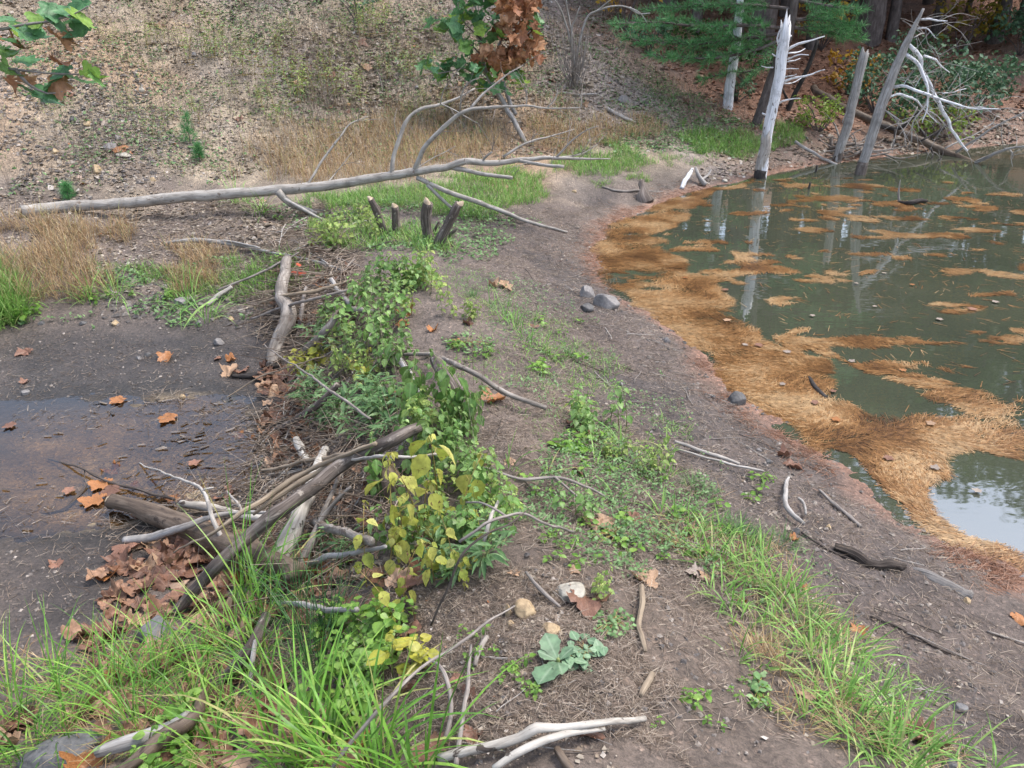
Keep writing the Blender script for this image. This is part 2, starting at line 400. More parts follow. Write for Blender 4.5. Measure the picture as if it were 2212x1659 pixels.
def leafmat(name, stops, rough=.5, trans=.3, spots=None, mid=None, rib=.35, objvar=.25):
    """colour by the per-leaf random number, paler midrib, light through the blade"""
    m, t, b = newmat(name); c = ramp(t, stops, attr(t, 'rnd', 'Fac')); tc = N_(t, 'ShaderNodeTexCoord').outputs['Object']
    n = noise(t, tc, 28, 3); c = mix(t, c, ramp(t, [(.3, (.6, .6, .6)), (.7, (1.25, 1.25, 1.25))], n), 1.0, 'MULTIPLY')
    if spots: c = mix(t, c, spots, ramp(t, [(.6, (0, 0, 0)), (.66, (1, 1, 1))], noise(t, tc, 70, 3)))
    if mid:
        sx = N_(t, 'ShaderNodeSeparateXYZ'); t.links.new(attr(t, 'co'), sx.inputs[0]); c = mix(t, c, mid, math_(t, 'MULTIPLY', ramp(t, [(.8, (0, 0, 0)), (1, (1, 1, 1))], sx.outputs[0]), rib))
    if objvar:
        oi = N_(t, 'ShaderNodeObjectInfo'); hv = N_(t, 'ShaderNodeHueSaturation'); t.links.new(math_(t, 'MULTIPLY_ADD', oi.outputs['Random'], objvar, 1 - objvar / 2), hv.inputs['Value']); t.links.new(c, hv.inputs['Color']); c = hv.outputs[0]
    t.links.new(c, b.inputs['Base Color']); b.inputs['Roughness'].default_value = rough; b.inputs['Specular IOR Level'].default_value = .35
    if trans:
        tr = N_(t, 'ShaderNodeBsdfTranslucent'); t.links.new(c, tr.inputs[0]); ms = N_(t, 'ShaderNodeMixShader'); ms.inputs[0].default_value = trans
        t.links.new(b.outputs[0], ms.inputs[1]); t.links.new(tr.outputs[0], ms.inputs[2]); t.links.new(ms.outputs[0], t.nodes['Material Output'].inputs[0])
    return m

M = {}
M['bark_grey'] = bark('grey_bark', (.09, .075, .062), (.23, .20, .17), (.40, .365, .32), 6, 45, patch=((.13, .10, .08), .60), bdist=.008)
M['bark_pale'] = bark('pale_smooth_bark', (.16, .14, .12), (.34, .31, .27), (.46, .43, .385), 6, 40, patch=((.16, .13, .105), .62), bdist=.008)
M['bark_dam'] = bark('dam_bark', (.035, .028, .024), (.12, .096, .08), (.27, .23, .20), 5, 55, patch=((.31, .265, .22), .61), bdist=.009)
M['bark_brown'] = bark('wet_brown_bark', (.04, .028, .02), (.12, .088, .063), (.21, .165, .125), 5, 36, rough=.55, patch=((.055, .04, .03), .61), bdist=.008)
M['bark_dark'] = bark('dark_wet_bark', (.012, .010, .009), (.04, .034, .03), (.09, .08, .072))
M['bark_live'] = bark('live_bark', (.05, .038, .034), (.115, .092, .082), (.19, .16, .145), 6, 30, bdist=.012)
M['rotten'] = bark('rotten_wood', (.018, .014, .012), (.06, .048, .04), (.14, .11, .09), 4, 90, patch=((.10, .075, .055), .6), bdist=.015)
M['weathered'] = bark('weathered_wood', (.07, .062, .056), (.19, .175, .16), (.31, .29, .27), 2, 110, bdist=.015)
M['birch'] = bark('birch_bark', (.17, .145, .12), (.42, .385, .33), (.60, .57, .50), 5, 40, patch=((.07, .055, .045), .60))
M['birch_twig'] = bark('birch_twig_bark', (.12, .11, .10), (.36, .33, .29), (.52, .49, .45), 10, 80)
M['tan'] = bark('peeled_tan_wood', (.13, .10, .07), (.28, .22, .155), (.40, .33, .245), 4, 120)
M['silver'] = bark('silver_dead_wood', (.13, .115, .10), (.30, .28, .255), (.46, .44, .415), 5, 60, patch=((.13, .11, .095), .66))
M['white'] = bark('white_dead_wood', (.27, .26, .255), (.64, .64, .645), (.80, .80, .81), 2.5, 45, patch=((.16, .14, .125), .61), bdist=.01)
M['twig'] = bark('grey_twig', (.10, .085, .075), (.23, .20, .175), (.36, .33, .29), 15, 200, bdist=.001)
M['twig_dark'] = bark('dark_twig', (.025, .02, .017), (.075, .06, .05), (.15, .125, .105), 15, 200, bdist=.001)
M['gnawed'] = bark('gnawed_wood', (.20, .14, .09), (.38, .30, .21), (.50, .42, .31), 20, 20)
M['nettle'] = leafmat('nettle_green', [(0, (.10, .21, .045)), (.5, (.18, .32, .08)), (1, (.28, .42, .14))], .42, .35, spots=(.16, .17, .05), mid=(.32, .44, .2), objvar=.45)
M['nettle_pale'] = leafmat('nettle_pale', [(0, (.20, .32, .07)), (.6, (.30, .42, .10)), (1, (.40, .47, .13))], .45, .38, spots=(.22, .2, .06), mid=(.42, .5, .24), objvar=.4)
M['nettle_yellow'] = leafmat('nettle_yellow', [(0, (.30, .36, .06)), (.5, (.46, .46, .09)), (1, (.56, .54, .17))], .5, .38, spots=(.15, .10, .03), mid=(.30, .32, .06))
M['willowherb'] = leafmat('narrow_leaf', [(0, (.08, .17, .05)), (.6, (.15, .28, .10)), (1, (.25, .37, .16))], .4, .3, mid=(.25, .35, .18))
M['round_leaf'] = leafmat('clearweed_leaf', [(0, (.10, .22, .03)), (.6, (.18, .34, .05)), (1, (.28, .44, .09))], .38, .38, mid=(.25, .4, .12))
M['round_yellow'] = leafmat('clearweed_yellow', [(0, (.35, .38, .05)), (1, (.55, .5, .08))], .4, .38, mid=(.5, .5, .2))
M['dock'] = leafmat('dock_leaf', [(0, (.14, .24, .13)), (1, (.22, .33, .19))], .5, .2, mid=(.35, .45, .3), rib=.6)
M['clover'] = leafmat('ground_cover_leaf', [(0, (.10, .21, .06)), (1, (.22, .34, .14))], .5, .25)
M['stem_green'] = leafmat('green_stem', [(0, (.17, .20, .06)), (1, (.22, .27, .09))], .5, 0)
M['stem_red'] = leafmat('yellow_stem', [(0, (.30, .24, .07)), (1, (.30, .20, .08))], .5, 0)
M['sedge'] = leafmat('sedge_blade', [(0, (.08, .20, .03)), (.55, (.17, .37, .05)), (.9, (.31, .49, .09)), (1, (.42, .38, .15))], .38, .35)
M['grass'] = leafmat('bank_grass', [(0, (.12, .26, .05)), (.6, (.23, .43, .09)), (.9, (.36, .52, .15)), (1, (.46, .40, .18))], .42, .35)
M['grass_fine'] = leafmat('fine_grass', [(0, (.07, .18, .05)), (1, (.15, .29, .08))], .5, .3)
M['rush'] = leafmat('rush_blade', [(0, (.03, .10, .03)), (1, (.08, .19, .05))], .4, .2)
M['dry_grass'] = leafmat('dry_grass', [(0, (.27, .16, .08)), (.4, (.40, .26, .13)), (.7, (.48, .36, .20)), (.86, (.50, .40, .25)), (1, (.34, .36, .10))], .7, .25, objvar=0)
M['straw'] = leafmat('dead_straw', [(0, (.12, .085, .06)), (.5, (.26, .20, .15)), (1, (.42, .35, .27))], .8, 0, objvar=0)
M['litter'] = leafmat('leaf_litter', [(0, (.14, .105, .075)), (.25, (.23, .175, .12)), (.5, (.29, .24, .18)), (.8, (.37, .32, .255)), (.97, (.48, .43, .38)), (1, (.4, .16, .06))], .75, .05, objvar=0)
M['needles'] = leafmat('fallen_needles', [(0, (.09, .047, .024)), (.35, (.22, .108, .042)), (.75, (.35, .19, .077)), (1, (.46, .31, .165))], .28, .1, objvar=0)
M['straw_red'] = leafmat('red_pine_straw', [(0, (.18, .08, .045)), (.6, (.32, .165, .10)), (1, (.42, .27, .19))], .75, .05, objvar=0)
M['wet_debris'] = leafmat('wet_debris', [(0, (.03, .025, .02)), (.6, (.08, .062, .05)), (1, (.2, .16, .12))], .18, 0, objvar=0)
M['gravel'] = leafmat('shale_chips', [(0, (.085, .076, .07)), (.5, (.14, .122, .11)), (.85, (.22, .19, .16)), (1, (.38, .33, .28))], .75, 0, objvar=0)
M['syc_green'] = leafmat('sycamore_green', [(0, (.09, .23, .09)), (.5, (.15, .32, .14)), (.75, (.20, .36, .08)), (1, (.28, .42, .06))], .45, .35, mid=(.24, .36, .18), rib=.5)
M['syc_brown'] = leafmat('sycamore_brown', [(0, (.24, .10, .05)), (.5, (.38, .18, .085)), (1, (.48, .27, .15))], .6, .2, mid=(.45, .28, .17), rib=.4)
M['leaf_brown'] = leafmat('fallen_leaf_brown', [(0, (.20, .10, .065)), (1, (.25, .13, .085))], .5, .12, mid=(.38, .24, .16), rib=.4, objvar=.6)
M['leaf_brown_mix'] = leafmat('brown_leaf_mix', [(0, (.11, .055, .035)), (.5, (.22, .11, .065)), (.85, (.31, .18, .11)), (1, (.40, .27, .18))], .55, .1, mid=(.42, .28, .19), rib=.4, objvar=0)
M['leaf_orange'] = leafmat('fallen_leaf_orange', [(0, (.32, .13, .05)), (1, (.40, .18, .065))], .45, .15, mid=(.5, .3, .15), rib=.3, objvar=.4)
M['leaf_tan'] = leafmat('fallen_leaf_tan', [(0, (.36, .22, .13)), (1, (.44, .29, .18))], .6, .15, mid=(.5, .38, .26), rib=.4, objvar=.4)
M['leaf_pale'] = leafmat('fallen_leaf_pale', [(0, (.26, .21, .17)), (1, (.33, .27, .22))], .6, .1, mid=(.5, .46, .4), objvar=.3)
M['pine'] = leafmat('pine_needles', [(0, (.06, .19, .06)), (.6, (.13, .34, .12)), (1, (.23, .45, .18))], .45, .2)
M['tree_green'] = leafmat('woodland_green', [(0, (.03, .065, .02)), (.6, (.06, .12, .03)), (1, (.11, .17, .04))], .5, .35)
M['tree_yellow'] = leafmat('woodland_yellow', [(0, (.12, .12, .02)), (.6, (.26, .20, .03)), (1, (.38, .26, .03))], .5, .35)
M['laurel'] = leafmat('laurel_leaf', [(0, (.04, .10, .045)), (.6, (.09, .18, .09)), (1, (.17, .27, .15))], .55, .2)
M['orange_leaf'] = leafmat('orange_sapling_leaf', [(0, (.35, .16, .02)), (.5, (.50, .27, .03)), (1, (.55, .36, .04))], .5, .35)
M['bush_lime'] = leafmat('lime_bush_leaf', [(0, (.12, .20, .03)), (1, (.28, .36, .06))], .5, .35)
M['red_leaf'] = leafmat('red_creeper_leaf', [(0, (.40, .05, .03)), (1, (.5, .12, .05))], .5, .3)
def stone(name, a, b):
    m, t, bs = newmat(name); tc = N_(t, 'ShaderNodeTexCoord').outputs['Object']; n = noise(t, tc, 9, 7, .65); n2 = noise(t, tc, 60, 4)
    t.links.new(mix(t, ramp(t, [(.3, a), (.7, b)], n), ramp(t, [(.3, (.7, .7, .7)), (.7, (1.2, 1.2, 1.2))], n2), 1.0, 'MULTIPLY'), bs.inputs['Base Color']); bs.inputs['Roughness'].default_value = .8
    t.links.new(bump(t, math_(t, 'ADD', n, math_(t, 'MULTIPLY', n2, .25)), .8, .012), bs.inputs['Normal']); return m
M['stone_grey'] = stone('grey_stone', (.14, .13, .12), (.27, .25, .235)); M['stone_pale'] = stone('pale_stone', (.30, .27, .215), (.43, .40, .33))
M['stone_tan'] = stone('tan_stone', (.28, .19, .10), (.46, .35, .21)); M['stone_dark'] = stone('dark_stone', (.06, .058, .055), (.13, .125, .12)); M['stone_slab'] = stone('slab_stone', (.10, .098, .098), (.19, .186, .182))

# ------------------------------------------------------------------ the ground: one sheet
shore_w = np.array([atZ(u, v, 0)[:2] for u, v in SHORE])
Z = {k: wpoly(p) for k, p in {
    'basin': [(-60,720),(150,690),(300,690),(450,690),(560,700),(610,760),(640,850),(660,940),(640,1050),(560,1100),(420,1220),(330,1290),(260,1330),(120,1400),(-60,1420)],
    'bank': [(950,480),(1080,440),(1250,400),(1450,380),(1640,382),(1480,420),(1330,480),(1288,560),(1370,655),(1480,728),(1575,835),(1690,908),(1830,1010),(1960,1122),(2212,1255),(2212,1659),(1960,1600),(1700,1250),(1450,1050),(1250,850),(1150,700),(1050,580)],
    'forest': [(1290,-20),(1270,60),(1400,130),(1530,210),(1640,275),(1760,260),(1830,300),(1900,270),(2212,240),(2212,-20)],
    'crest': [(700,1659),(850,1300),(1000,1150),(1100,900),(1000,800),(1150,760),(1350,950),(1550,1250),(1750,1659)],
}.items()}
xs = np.concatenate([-np.geomspace(5.2, 160, 60)[::-1], np.arange(-5.17, 6.2, .027), np.geomspace(6.2, 160, 60)])
ys = np.concatenate([-np.geomspace(.3, 120, 40)[::-1], np.arange(-.25, .8, .08), np.arange(.8, 8.6, .027), np.arange(8.6, 18, .055), np.geomspace(18, 220, 70)])
GX, GY = np.meshgrid(xs, ys); gx, gy = GX.ravel(), GY.ravel(); gz = H(gx, gy); g0 = H0(gx, gy)
nearm = np.clip(1 - (np.abs(gx) - 7) / 4, 0, 1) * np.clip(1 - (gy - 18) / 6, 0, 1)
clod = fbm(gx * 26, gy * 26, 41, 2) * .012 * np.clip((gz + .17) / .08, .15, 1) * np.clip(1 - (gy - 8) / 2, .2, 1)
gz = gz + clod * (nearm > 0)
col = np.empty((len(gx), 3)); col[:] = (.265, .213, .152)
lit = fbm(gx * 1.1, gy * 1.1, 60, 3)[:, None]
col = col * (1 + .35 * lit) + np.array([.05, .0, -.02]) * np.clip(fbm(gx * .6, gy * .6, 64, 2)[:, None] * 2, 0, 1)
col = col * (1 - .0) 
def lay(c, m): global col; col = col * (1 - m[:, None]) + np.array(c)[None] * m[:, None]
wob = fbm(gx * 2.5, gy * 2.5, 70, 3)
lay((.26, .225, .208), np.clip(fbm(gx * .7 + 3, gy * .7, 66, 3) * 2.5 + .15, 0, 1) * np.clip((gy - 9) / 2, 0, 1) * .7)
lay((.17, .12, .092), np.clip((gx - 2.2) / 1.2 + wob, 0, 1) * np.clip((gy - 11) / 1.0, 0, 1) * .8)
def zone(k, wd, edge=.25): return soft(Z[k], gx + edge * wob, gy + edge * fbm(gx * 2.5, gy * 2.5, 75, 3), wd)
lay((.14, .11, .09), np.clip(1 - (gy - 8.2) / 1.6 + wob, 0, 1))
lay((.108, .084, .071), zone('bank', .5)); lay((.128, .096, .073), zone('crest', .5))
damp = zone('bank', .6) * np.clip(fbm(gx * 1.3, gy * 1.3, 90, 3) * 3 + .2, 0, 1); lay((.07, .058, .053), damp * .85)
bas = zone('basin', .35); lay((.047, .038, .033), bas)
lay((.066, .055, .048), bas * np.clip(fbm(gx * 1.7, gy * 1.7, 95, 3) * 3, 0, 1) * .6)
bed = bas * np.clip((-.183 - g0) / .025, 0, 1); lay((.030, .026, .023), bas * np.clip((-.160 - g0) / .015, 0, 1) * .8); lay((.20, .145, .075), bed); lay((.42, .325, .20), bed * np.clip(fbm(gx * .9 + 2, gy * 1.5, 97, 3) * 3 + .25, 0, 1) * .85)
fo = zone('forest', 1.0, .5); fo = np.maximum(fo, np.clip((gy - 17.5) / 2, 0, 1) * np.clip((gx - 1) / 2, 0, 1)); lay((.21, .105, .062), fo)
sd_ = pdist(shore_w, gx, gy); strip = np.clip(1 - sd_ / (.16 + .25 * np.clip(wob + .2, 0, 1)), 0, 1) * (gy > 1); lay((.26, .135, .085), strip * .8)
lay((.05, .045, .03), np.clip(-(g0 + .03) / .08, 0, 1) * (gx > .3))
wet = np.clip(bas * .95 + np.clip(1 - sd_ / .35, 0, 1) * .5 + damp * .25, 0, 1)
I = np.arange(len(gx)).reshape(GX.shape); Q = np.stack([I[:-1, :-1], I[:-1, 1:], I[1:, 1:], I[1:, :-1]], 2).reshape(-1, 4)
gm, t, b = newmat('soil'); tc = N_(t, 'ShaderNodeTexCoord').outputs['Object']
na, nb, nc = noise(t, tc, 4, 8, .7), noise(t, tc, 38, 6, .7), noise(t, tc, 160, 3, .7)
vo = N_(t, 'ShaderNodeTexVoronoi'); vo.inputs['Scale'].default_value = 42; t.links.new(tc, vo.inputs['Vector'])
c = attr(t, 'soil', 'Color')
for nn, lo, hi in ((na, .62, 1.4), (nb, .5, 1.5), (nc, .75, 1.25)): c = mix(t, c, ramp(t, [(.3, (lo,) * 3), (.7, (hi,) * 3)], nn), 1.0, 'MULTIPLY')
vr = N_(t, 'ShaderNodeSeparateColor'); t.links.new(vo.outputs['Color'], vr.inputs[0])
peb = math_(t, 'MULTIPLY', ramp(t, [(.72, (0, 0, 0)), (.76, (1, 1, 1))], vr.outputs[0]), ramp(t, [(.25, (1, 1, 1)), (.45, (0, 0, 0))], vo.outputs['Distance']))
c = mix(t, c, mix(t, c, (1.7, 1.65, 1.6), 1.0, 'MULTIPLY'), peb)
t.links.new(c, b.inputs['Base Color']); wt = attr(t, 'wet', 'Fac')
t.links.new(math_(t, 'MULTIPLY_ADD', wt, -.42, math_(t, 'MULTIPLY_ADD', nb, .15, .8)), b.inputs['Roughness']); b.inputs['Specular IOR Level'].default_value = .5
t.links.new(bump(t, math_(t, 'ADD', math_(t, 'ADD', nb, math_(t, 'MULTIPLY', nc, .35)), math_(t, 'MULTIPLY', peb, .4)), .9, .018), b.inputs['Normal'])
gr = obj('ground', {'V': np.stack([gx, gy, gz], 1), 'F': Q}, gm)
a = gr.data.attributes.new('soil', 'FLOAT_COLOR', 'POINT'); a.data.foreach_set('color', np.hstack([np.clip(col, .01, 1), np.ones((len(col), 1))]).astype(np.float32).ravel())
a = gr.data.attributes.new('wet', 'FLOAT', 'POINT'); a.data.foreach_set('value', wet.astype(np.float32))
tag(gr, kind='structure')

# ------------------------------------------------------------------ pond and pool
def flat(name, poly, z, mat):
    poly = poly if np.sum(poly[:, 0] * np.roll(poly[:, 1], -1) - poly[:, 1] * np.roll(poly[:, 0], -1)) > 0 else poly[::-1]
    n = len(poly); V = np.hstack([poly, np.full((n, 1), z)]); me = bpy.data.meshes.new(name); me.from_pydata([tuple(map(float, p)) for p in V], [], [tuple(range(n))]); me.materials.append(mat)
    o = bpy.data.objects.new(name, me); C.objects.link(o); return tag(o, kind='structure')
pm, t, b = newmat('pond_water'); tc = N_(t, 'ShaderNodeTexCoord').outputs['Object']
t.links.new(ramp(t, [(.35, (.047, .054, .037)), (.7, (.068, .073, .048))], noise(t, tc, .7, 3)), b.inputs['Base Color']); b.inputs['Roughness'].default_value = .03; b.inputs['IOR'].default_value = 2.9
t.links.new(bump(t, noise(t, mapping(t, tc, (3, 7, 1)), 1, 2, .5), .10, .012), b.inputs['Normal'])
crest_w = [P(u, v)[:2] for u, v in [(1350,1659),(1330,1300),(1250,1150),(1150,900),(1080,700),(1050,560),(1080,440),(1250,380)]]
pond_poly = np.array([(1.2, -.2)] + [tuple(p) for p in crest_w] + [(2.2, 12.2), (5, 14.2), (8, 16.2), (18, 16.5), (26, 12), (26, -9), (4, -9), (1.6, -3)])
flat('pond', pond_poly, 0.0, pm)
pm2, t, b = newmat('pool_water'); tc = N_(t, 'ShaderNodeTexCoord').outputs['Object']; t.nodes.remove(b)
nb_ = bump(t, noise(t, mapping(t, tc, (9, 16, 1)), 1, 3, .6), .12, .012); tr = N_(t, 'ShaderNodeBsdfTransparent'); gl = N_(t, 'ShaderNodeBsdfGlossy'); gl.inputs['Roughness'].default_value = .04; fr = N_(t, 'ShaderNodeFresnel'); fr.inputs['IOR'].default_value = 1.8
t.links.new(ramp(t, [(.35, (.68, .58, .46)), (.65, (.82, .74, .64))], noise(t, tc, 1.3, 4)), tr.inputs[0]); t.links.new(nb_, gl.inputs['Normal']); t.links.new(nb_, fr.inputs['Normal'])
ms = N_(t, 'ShaderNodeMixShader'); t.links.new(fr.outputs[0], ms.inputs[0]); t.links.new(tr.outputs[0], ms.inputs[1]); t.links.new(gl.outputs[0], ms.inputs[2]); t.links.new(ms.outputs[0], t.nodes['Material Output'].inputs[0])
pool_poly = wpoly([(-300,800),(100,800),(400,780),(600,800),(650,950),(600,1090),(420,1200),(200,1250),(-350,1280)])
flat('pool', pool_poly, -.186, pm2)

def twigged(th, path, origin, n, mat, L=.35, r=.0055):
    p = smoothpath(np.array(path), .05); g_ = [tube(p[len(p) // 4::2], r * .8, 4, .2, .02)] if len(p) > 5 else []
    for k in range(n):
        i = int(rng.integers(len(p) // 4, len(p))); tdir = p[min(i + 1, len(p) - 1)] - p[max(i - 1, 0)]; tdir /= np.linalg.norm(tdir) + 1e-9; d = tdir * .6 + rng.normal(0, .55, 3) + [0, 0, .12]; d /= np.linalg.norm(d); l = L * (.4 + .9 * rng.random()); a = p[i]
        m1 = a + d * l * .5 + rng.normal(0, .03, 3) * l * 2; e = a + d * l + [0, 0, -.08 * l]; g_.append(tube([a, m1, e], [r, r * .75, r * .35], 5, .05, .08, .01))
        if rng.random() < .6: g_.append(tube([m1, m1 + (d + rng.normal(0, .5, 3)) * l * .4], [r * .6, r * .3], 4, .06))
    o = obj('twigs', g_, mat, th, origin); return o

# ------------------------------------------------------------------ the long fallen tree
def limb(name, pts, rpx, mat, parent, origin, n=8, step=.06, wob=.0, rough=.09, jag=0.0):
    """pts are points in the place, rpx half-widths in photo pixels (start, end)"""
    pts = [np.asarray(p) for p in pts]; rr = np.interp(np.linspace(0, 1, len(pts)), np.linspace(0, 1, len(rpx)), rpx) * np.array([pxm(p) for p in pts])
    return obj(name, tube(pts, rr, n, step, rough, wob, jag=jag), mat, parent, origin)
def ypts(l, y0, y1=None):
    y1 = y0 if y1 is None else y1; return [atY(u, v, y0 + (y1 - y0) * i / max(1, len(l) - 1)) for i, (u, v) in enumerate(l)]

o0 = P(300, 445, .05); ft = thing('fallen_tree', 'long grey fallen tree lying across the foot of the hillside with bare arching branches', 'fallen tree', o0)
YA, YB = 8.35, 8.3
limb('trunk', [P(46, 458, .045)] + ypts([(130,448),(260,440),(380,427),(470,420),(590,412),(700,402),(800,386),(860,377),(897,371)], 8.42, YB), [12.5, 11.5, 12, 11, 10, 9], M['bark_pale'], ft, o0, 12, .05, .012, .1)
obj('splintered_end', end_cap(P(47, 458, .045), np.array([-1, -.1, .05]), 11.5 * .0049, 3, .12), M['gnawed'], ft, o0, smooth=False)
for l, y0, y1, r in [
    ([(846,378),(850,340),(862,302),(878,262),(909,235),(952,225),(993,210),(1026,192)], 8.3, 8.6, [5, 4.5, 3.5, 1.6]),
    ([(895,370),(908,340),(922,312),(966,269),(1013,237),(1070,232),(1137,228),(1181,235),(1255,232)], 8.3, 8.1, [6, 5, 4.2, 2.4, 1.2]),
    ([(1013,237),(1035,213),(1057,192),(1100,158),(1130,141)], 8.2, 8.35, [3.2, 2.2, 1]),
    ([(993,242),(996,210),(1009,181),(1036,168)], 8.22, 8.1, [2.2, 1.6, .8]),
    ([(952,225),(957,200),(966,183)], 8.45, 8.4, [1.6, .8]),
    ([(952,225),(985,240),(1030,265)], 8.45, 8.3, [1.7, .8]),
    ([(895,372),(930,366),(966,361),(1003,348),(1070,353),(1120,346),(1201,341),(1260,342),(1319,343)], 8.3, 8.25, [9, 8, 6.5, 4, 1.2]),
    ([(1087,340),(1137,309),(1188,294),(1241,279)], 8.28, 8.5, [3, 2, .8]),
    ([(1201,341),(1238,302),(1271,279),(1293,272)], 8.26, 8.0, [2.4, 1.6, .7]),
    ([(1201,341),(1255,333),(1290,312)], 8.26, 8.35, [2.2, .8]),
    ([(1120,346),(1170,356),(1218,360)], 8.26, 8.0, [4, 3.6]),
    ([(966,361),(1020,371),(1060,379),(1107,385)], 8.3, 8.1, [5.5, 4.5, 4]),
    ([(1137,228),(1139,210),(1137,192)], 8.18, 8.15, [1.4, .7]), ([(1181,235),(1200,215),(1206,190)], 8.15, 8.2, [1.4, .6]),
    ([(1255,232),(1257,220),(1254,205)], 8.1, 8.1, [1.2, .6]),
    ([(665,402),(680,372),(699,343),(734,296),(754,269),(794,252)], 8.4, 8.8, [3, 2.4, 1]),
    ([(700,402),(720,380),(760,330)], 8.38, 8.7, [1.8, .7]),
    ([(1040,352),(1050,338),(1062,328)], 8.3, 8.2, [3, 2.2]),
    ([(880,376),(930,345),(985,315)], 8.3, 8.6, [1.5, .7])]:
    limb('branch', ypts(l, y0, y1), r, M['bark_pale'], ft, o0, 7, .05, .01); twigged(ft, ypts(l, y0, y1), o0, 3, M['twig'], .3, .0035)
for l, r in [([(899,383),(940,402),(983,420),(1070,450),(1137,477),(1225,501)], [5, 5.5, 5, 2]), ([(922,400),(950,425),(976,450),(1000,462)], [4, 3]), ([(601,413),(628,440),(685,462)], [8, 7.5, 5]), ([(611,427),(660,455),(706,479)], [4, 3])]:
    a_ = atY(*l[0], YB); e_ = P(*l[-1], .02); k = len(l); limb('branch', [atY(u, v, a_[1] + (e_[1] - a_[1]) * i / (k - 1)) for i, (u, v) in enumerate(l)], r, M['bark_pale'], ft, o0, 8, .05, .01)

# ------------------------------------------------------------------ dead trees standing in and by the pond
def snag(name, label, base_uv, pts, r, mat, Y, stubs=(), cat='dead tree', wetfoot=None, jag=.12, n=14):
    b0 = atY(*base_uv, Y); b0[2] = min(b0[2], ground(b0[0], b0[1])); th = thing(name, label, cat, b0)
    pp = [atY(u, v, Y) for u, v in pts]
    limb('trunk', [pp[0] - (pp[1] - pp[0]) / np.linalg.norm(pp[1] - pp[0]) * .35] + pp, [r[0] * 1.05] + list(r), M[mat], th, b0, n, .05, .01, .10, jag=jag)
    if wetfoot:
        q = [atY(u, v, Y) for u, v in wetfoot]; limb('stained_foot', [q[0] - np.array([0, 0, .3])] + q, [r[0] * 1.16, r[0] * 1.12, r[0] * 1.05], M['bark_dark'] if mat == 'white' else M['bark_dam'], th, b0, n, .05, .01, .12)
    if name == 'dead_snag': q = [atY(u, v, Y) for u, v in [(1644,368),(1648,345),(1653,318),(1656,298)]]; limb('weathered_band', q, [r[0] * 1.07, r[0] * 1.03, r[0] * .99, r[0] * .93], M['bark_pale'], th, b0, n, .03, .01, .12, jag=.12)
    for s in stubs:
        if name == 'leaning_dead_tree': twigged(th, [atY(u, v, Y + s[1] * i / max(1, len(s[0]) - 1)) for i, (u, v) in enumerate(s[0])], b0, 5, M['silver'], .5, .0042)
        dy = s[1]; l = s[0]; m_ = s[3] if len(s) > 3 else mat
        limb('branch', [atY(u, v, Y + dy * i / max(1, len(l) - 1)) for i, (u, v) in enumerate(l)], np.array(s[2]) * .78, M[m_], th, b0, 6, .05, .02, .16)
    return th
Z3 = lambda l: [(1469 + .336 * a, .336 * b) for a, b in l]
snag('dead_snag', 'tall white broken snag with spiky side branches standing at the water edge', (1642,386), [(1642,386),(1650,335),(1657,292),(1672,220),(1684,158),(1690,110),(1695,72)], [12.2, 11.2, 10.8, 11.2, 12, 11.5], 'white', 11.45,
     [(Z3([(690,320),(760,285),(830,262),(925,235)]), -.2, [4, 3, 1.2]), (Z3([(700,340),(760,330),(800,312)]), .2, [2.5, 1]), (Z3([(690,380),(760,350),(830,348)]), -.25, [2.5, 1]), (Z3([(690,400),(740,385),(775,372)]), .15, [2, 1]),
      (Z3([(680,440),(730,438),(760,436)]), -.1, [1.5, .8]), (Z3([(660,525),(720,505),(800,490),(880,462),(935,445)]), -.3, [4, 2.5, 1]), (Z3([(670,540),(730,530),(790,495)]), .1, [2, 1]), (Z3([(665,500),(720,485),(750,475)]), -.15, [2, 1]),
      (Z3([(640,660),(690,640),(780,630)]), -.2, [3, 1]), (Z3([(600,435),(560,430),(530,420)]), .1, [2, .8]), (Z3([(620,360),(600,350),(592,345)]), 0, [2, 1]), (Z3([(635,300),(625,250),(640,200),(655,165)]), -.05, [3, 2.2, 1]),
      (Z3([(560,740),(540,735),(530,728)]), 0, [3, 2]), (Z3([(690,250),(700,240),(715,235)]), .05, [5, 3])], wetfoot=[(1642,388),(1643,378),(1645,366)], jag=.3)
snag('grey_snag', 'slim grey peeling snag on the slope behind the pond, left of the white snag', (1571,228), Z3([(305,680),(320,560),(345,400),(365,250),(378,100),(390,-60)]), [11.5, 11, 10, 9, 8, 7], 'white', 13.9,
     [(Z3([(370,150),(395,100),(410,40)]), -.1, [3, 1.5])], jag=0)
snag('short_snag', 'short leaning grey snag with a blunt top by the far shore', (1807,352), Z3([(1000,1060),(1030,950),(1070,830),(1120,620),(1160,450),(1187,345)]), [9, 10, 10, 10, 9.5, 9], 'silver', 12.55,
     [(Z3([(1090,700),(1060,740),(1040,790)]), -.1, [2, 1])], wetfoot=[(1805,357),(1811,335),(1816,318)], jag=.1)
